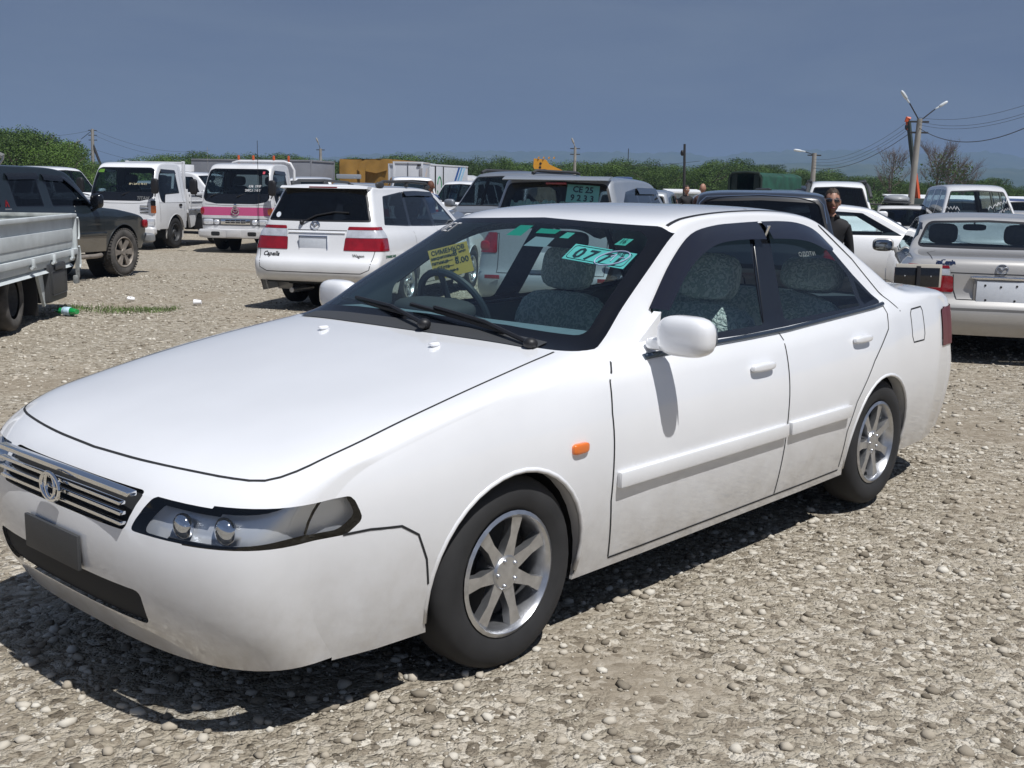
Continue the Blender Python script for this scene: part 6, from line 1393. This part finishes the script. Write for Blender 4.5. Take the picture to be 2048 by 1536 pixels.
def tree_mesh(seed, H, W, n=2600, ls=.16, lm=None, bare=False):
    """unit tree: crown mesh + trunk mesh with limbs"""
    rr = random.Random(seed); rg = np.random.default_rng(seed)
    bm = bmesh.new(); tube(bm, [(0, 0, -.2), (rr.uniform(-.1, .1)*W, 0, H*.3), (rr.uniform(-.15, .15)*W, 0, H*.62)], .1, 7, rs=[H*.028, H*.02, H*.012])
    tips = []
    for k in range(9 if not bare else 15):
        a = rr.random()*6.28; z0 = H*(rr.uniform(.3, .72) if bare else rr.uniform(.22, .6)); l = W*rr.uniform(.25, .45); e = Vector((math.cos(a)*l, math.sin(a)*l, min(H*.9, z0+H*rr.uniform(.15, .38)))); m_ = Vector((0, 0, z0)).lerp(e, .5)+Vector((0, 0, -.03*H))
        tube(bm, [(0, 0, z0), m_, e], .03, 5, rs=[H*(.007 if bare else .012), H*(.004 if bare else .008), H*(.0015 if bare else .003)])
        if bare:
            for q in range(9):
                u = rr.uniform(.3, 1); s0 = Vector((0, 0, z0)).lerp(e, u); a2 = a+rr.uniform(-1.2, 1.2); l2 = W*rr.uniform(.08, .2); e2 = s0+Vector((math.cos(a2)*l2, math.sin(a2)*l2, H*rr.uniform(.04, .16))); tube(bm, [s0, s0.lerp(e2, .5)+Vector((0, 0, .02)), e2], .01, 4, rs=[H*.0022, H*.0016, H*.0008], cap=False)
                for q2 in range(8):
                    s1 = s0.lerp(e2, rr.uniform(.3, 1)); e3 = s1+Vector((rr.gauss(0, .05)*W, rr.gauss(0, .05)*W, H*rr.uniform(.02, .08))); tube(bm, [s1, e3], .005, 3, rs=[H*.0009, H*.0005], cap=False)
        tips.append(e)
    trunk = bpy.data.meshes.new('trunk'); bm.normal_update(); bm.to_mesh(trunk); bm.free(); trunk.materials.append(M_barkp if bare else M_bark)
    # crown: leaf clusters on a set of overlapping lumps
    lumps = [((rr.uniform(-.34, .34)*W, rr.uniform(-.34, .34)*W, H*rr.uniform(.36, .82)), W*rr.uniform(.13, .24)) for k in range(16)]+[((0, 0, H*.80), W*.20), ((0, 0, H*.5), W*.3)]
    C_, D_ = [], []
    for (c, r) in lumps:
        m_ = int(n/len(lumps)*(r/(W*.19))**2); d = rg.normal(size=(m_, 3)); d /= np.linalg.norm(d, axis=1)[:, None]; rad = r*(.55+.5*rg.random((m_, 1))); P = np.array(c)+d*rad*np.array([1, 1, .8]); C_.append(P); D_.append(d)
    C_ = np.vstack(C_); D_ = np.vstack(D_); keep = C_[:, 2] > H*.10; C_, D_ = C_[keep], D_[keep]; N = len(C_)
    nrm = D_+rg.normal(size=(N, 3))*.55; nrm /= np.linalg.norm(nrm, axis=1)[:, None]; u = np.cross(nrm, rg.normal(size=(N, 3))); u /= np.linalg.norm(u, axis=1)[:, None]; v = np.cross(nrm, u)
    s = ls*(.6+.8*rg.random((N, 1)))
    V = np.stack([C_+u*s, C_+v*s*.7, C_-u*s*.9, C_-v*s*.7+nrm*s*.3], 1).reshape(-1, 3); F = (np.arange(N)[:, None]*4+np.arange(4)[None])
    crown = bpy.data.meshes.new('crown'); crown.from_pydata(V.tolist(), [], F.tolist()); crown.materials.append(lm or ML1)
    return crown, trunk
PROTO = [tree_mesh(11+k, 6., (5.6, 6.4, 5.0, 7.0, 5.8)[k], 12500, .060, (ML1, ML1, ML2, ML1, ML2)[k]) for k in range(5)]
def put_tree(k, x, y, h, rz, label, group, wide=1., nm='broadleaf_tree', zo=0.):
    cr_, tr_ = PROTO[k]; t = thing(nm, label, 'tree', (x, y, zo), rz, group); s = h/6.; t.scale = (s*wide, s*wide, s)
    for q, m_ in (('crown', cr_), ('trunk', tr_)): o = bpy.data.objects.new(q, m_); COL.objects.link(o); o.parent = t
SKY = [(0, 250), (40, 247), (75, 262), (110, 275), (140, 292), (165, 305), (175, 325), (230, 330), (262, 318), (330, 306), (400, 300), (460, 303), (520, 306), (600, 310), (680, 311), (760, 313), (800, 309), (850, 316), (905, 318), (940, 312), (1000, 316), (1060, 321), (1120, 320), (1160, 326), (1210, 313), (1260, 318), (1310, 320), (1345, 330), (1380, 340), (1410, 325), (1470, 315), (1530, 322), (1560, 330), (1620, 330), (1680, 340), (1740, 348), (1790, 352), (1850, 362), (1905, 362), (1955, 346), (1985, 352), (2015, 372), (2048, 370)]
sx_, sy_ = zip(*SKY); rt_ = random.Random(21)
WHERE = ('behind the dark green off-road car', 'above the white flatbed', 'behind the pink striped truck', 'above the ochre tarpaulin', 'behind the striped box truck', 'behind the yellow crane jib', 'right of the slim lamp post', 'behind the pale fence', 'behind the green tarpaulin truck', 'behind the tall white van', 'around the leaning lamp post', 'behind the white minivan')
def where(px): return WHERE[min(11, int(sum(px > q for q in (150, 390, 640, 800, 950, 1140, 1270, 1420, 1580, 1740, 1870))))]
ORD = ('first', 'second', 'third', 'fourth', 'fifth', 'sixth', 'seventh', 'eighth', 'ninth', 'tenth', 'eleventh', 'twelfth'); CNT = {}
def ordn(key): CNT[key] = CNT.get(key, 0)+1; return ORD[min(11, CNT[key]-1)]
n_ = 0; px = -60
while px < 2120:
    near = px < 170; Y = rt_.uniform(66, 78) if near else rt_.uniform(104, 122)
    yt = float(np.interp(px, sx_, sy_))+rt_.uniform(-5, 13); h = at(px, yt, Y).z*1.04
    put_tree(rt_.randrange(5), PX(px, Y), Y, h, rt_.random()*6.28, ordn('f'+where(px))+' tree from the left in the front row '+where(px), 'trees of the tree line '+where(px), rt_.uniform(.9, 1.25)*(1 if h > 5 else 1.25))
    px += rt_.uniform(26, 38)*(1.25 if near else 1.0)*max(.7, h/6.2); n_ += 1
px = -40
while px < 2120:
    Y = rt_.uniform(128, 150) if px > 150 else rt_.uniform(82, 95); yt = float(np.interp(px, sx_, sy_))+rt_.uniform(0, 6); h = at(px, yt, Y).z
    put_tree(rt_.randrange(5), PX(px, Y), Y, h, rt_.random()*6.28, ordn('r'+where(px))+' tree from the left in the rear row '+where(px), 'rear trees of the tree line '+where(px), rt_.uniform(1., 1.4)); px += rt_.uniform(38, 52)
def bush():
    bm = bmesh.new(); rr = np.random.default_rng(8); N = 120000
    X = rr.uniform(-80, 80, N); Y = rr.uniform(94, 101, N)+4*(abs(X) > 40); Z = rr.random(N)**.8*(1.4+.5*np.sin(X*.7)+.4*np.sin(X*1.9)); keep = X > -62; X, Y, Z = X[keep], Y[keep], Z[keep]; N = len(X)
    C_ = np.stack([X, Y, Z], 1); n3 = rr.normal(size=(N, 3)); n3[:, 1] -= .8; n3[:, 2] += .5; n3 /= np.linalg.norm(n3, axis=1)[:, None]; u = np.cross(n3, rr.normal(size=(N, 3))); u /= np.linalg.norm(u, axis=1)[:, None]; v = np.cross(n3, u); s = .055+.06*rr.random((N, 1))
    V = np.stack([C_+u*s, C_+v*s*.7, C_-u*s, C_-v*s*.7], 1).reshape(-1, 3); F = np.arange(N)[:, None]*4+np.arange(4)[None]
    me = bpy.data.meshes.new('undergrowth'); me.from_pydata(V.tolist(), [], F.tolist()); o = link('undergrowth', me, ML2); o['kind'] = 'stuff'; o['label'] = 'dense green undergrowth filling the foot of the tree line'; o['category'] = 'undergrowth'; bm.free()
bush()
# thin bare-topped trees at the right
PROTO += [tree_mesh(41, 6., 3.4, 300, .08, ML2, True), tree_mesh(42, 6., 4.0, 900, .08, ML2, True)]
for k, (px, yt, Y, pr, lab) in enumerate(((1782, 312, 85, 5, 'thin nearly leafless tree left of the leaning lamp post'), (1872, 300, 88, 5, 'taller bare tree right of the leaning lamp post'), (1895, 298, 86, 6, 'bare topped tree behind the white minivan with green lower leaves'), (1925, 330, 90, 6, 'small sparse tree at the right of the bare pair'))):
    put_tree(pr, PX(px, Y), Y, at(px, yt, Y).z*1.12, k*1.3, lab, None, 1.0, 'bare_tree')
    
# ================================================================ hills and haze
def hills():
    m = bpy.data.materials.new('hill_forest'); m.use_nodes = True; t = m.node_tree; b = t.nodes['Principled BSDF']; b.inputs['Roughness'].default_value = 1; b.inputs['Specular IOR Level'].default_value = 0
    c = t.nodes.new('ShaderNodeTexCoord'); n = nn(t, 'ShaderNodeTexNoise', _Scale=.012, _Detail=8, _Roughness=.6); t.links.new(c.outputs['Object'], n.inputs['Vector']); r = t.nodes.new('ShaderNodeValToRGB'); r.color_ramp.elements[0].color = (.035, .06, .025, 1); r.color_ramp.elements[1].color = (.10, .12, .06, 1); r.color_ramp.elements[0].position = .35; r.color_ramp.elements[1].position = .7
    t.links.new(n.outputs['Fac'], r.inputs[0]); t.links.new(r.outputs[0], b.inputs['Base Color'])
    for nm, Y, prof in (('hills', 3600, [(-400, 330), (300, 322), (620, 316), (780, 306), (900, 303), (1050, 302), (1150, 303), (1260, 305), (1360, 305), (1430, 314), (1500, 304), (1560, 301), (1680, 299), (1760, 303), (1820, 308), (1900, 304), (1960, 303), (2048, 314), (2300, 330)]), ('hills', 2300, [(-400, 380), (900, 378), (1100, 350), (1250, 340), (1400, 332), (1600, 326), (1750, 330), (1900, 338), (2048, 336), (2300, 340)])):
        xs, ys = zip(*prof); bm = bmesh.new(); prev = None
        for px in range(-400, 2301, 12):
            y = float(np.interp(px, xs, ys))+1.2*math.sin(px*.05)+.8*math.sin(px*.13+1); z = at(px, y, Y).z; X = PX(px, Y)
            row = [bm.verts.new((X*(1-.25*(1-u)), Y*(1-.25*(1-u)), z*(u**.8)*(1+.02*math.sin(px*.3+u*9)))) for u in (0, .2, .4, .6, .8, 1)]+[bm.verts.new((X*1.2, Y*1.3, -5))]
            if prev:
                for k in range(6): bm.faces.new((prev[k], row[k], row[k+1], prev[k+1]))
            prev = row
        o = fin(nm, bm, m); o['kind'] = 'structure'
hills()
def haze():
    bm = bmesh.new(); box(bm, (0, 2400, 80), (9000, 5600, 164), 0)
    me = bpy.data.meshes.new('haze'); bm.to_mesh(me); bm.free(); o = link('haze', me, None); m = bpy.data.materials.new('haze_air'); m.use_nodes = True; t = m.node_tree; t.nodes.clear()
    v = nn(t, 'ShaderNodeVolumePrincipled', _Density=.00042, _Anisotropy=.0); v.inputs['Color'].default_value = (.36, .52, .78, 1); ou = nn(t, 'ShaderNodeOutputMaterial'); t.links.new(v.outputs[0], ou.inputs['Volume']); me.materials.append(m); o['kind'] = 'stuff'; o['label'] = 'bluish haze between the lot and the hills'; o['category'] = 'haze'
HAZE = True
if HAZE: haze()

# ---------------------------------------------------------------- repeated small pieces become parts of their own
def split_islands(o):
    bm = bmesh.new(); bm.from_mesh(o.data); seen = set(); isl = []
    for v in bm.verts:
        if v.index in seen: continue
        st = [v]; seen.add(v.index); g = []
        while st:
            a = st.pop(); g.append(a.index)
            for e in a.link_edges:
                b = e.other_vert(a)
                if b.index not in seen: seen.add(b.index); st.append(b)
        isl.append(set(g))
    bm.free()
    if len(isl) < 2 or len(isl) > 12: return
    src = o.data
    for g in isl[1:]:
        b = bmesh.new(); b.from_mesh(src); b.verts.ensure_lookup_table(); bmesh.ops.delete(b, geom=[v for v in b.verts if v.index not in g], context='VERTS')
        me = bpy.data.meshes.new(o.name.split('.')[0]); b.to_mesh(me); b.free(); c = o.copy(); c.data = me; c.name = o.name.split('.')[0]; COL.objects.link(c)
        me.materials.clear(); [me.materials.append(q) for q in src.materials]
    b = bmesh.new(); b.from_mesh(src); b.verts.ensure_lookup_table(); bmesh.ops.delete(b, geom=[v for v in b.verts if v.index not in isl[0]], context='VERTS'); b.to_mesh(src); b.free()
for o in list(bpy.data.objects):
    if o.type == 'MESH' and o.parent and o.name.split('.')[0] in ('washer_nozzle', 'plate_bolt', 'cross_bar', 'bumper_slot', 'gate_hinge', 'wiper', 'cab_window', 'front_vent', 'grille_slot', 'grille_bars', 'headlight_bulb', 'side_moulding', 'rivet', 'sheave', 'lattice', 'rear_curtain', 'chassis_rail', 'door_frame', 'loose_flap') and not (o.name.startswith('wiper') and o.parent.name == 'sedan'):
        split_islands(o)
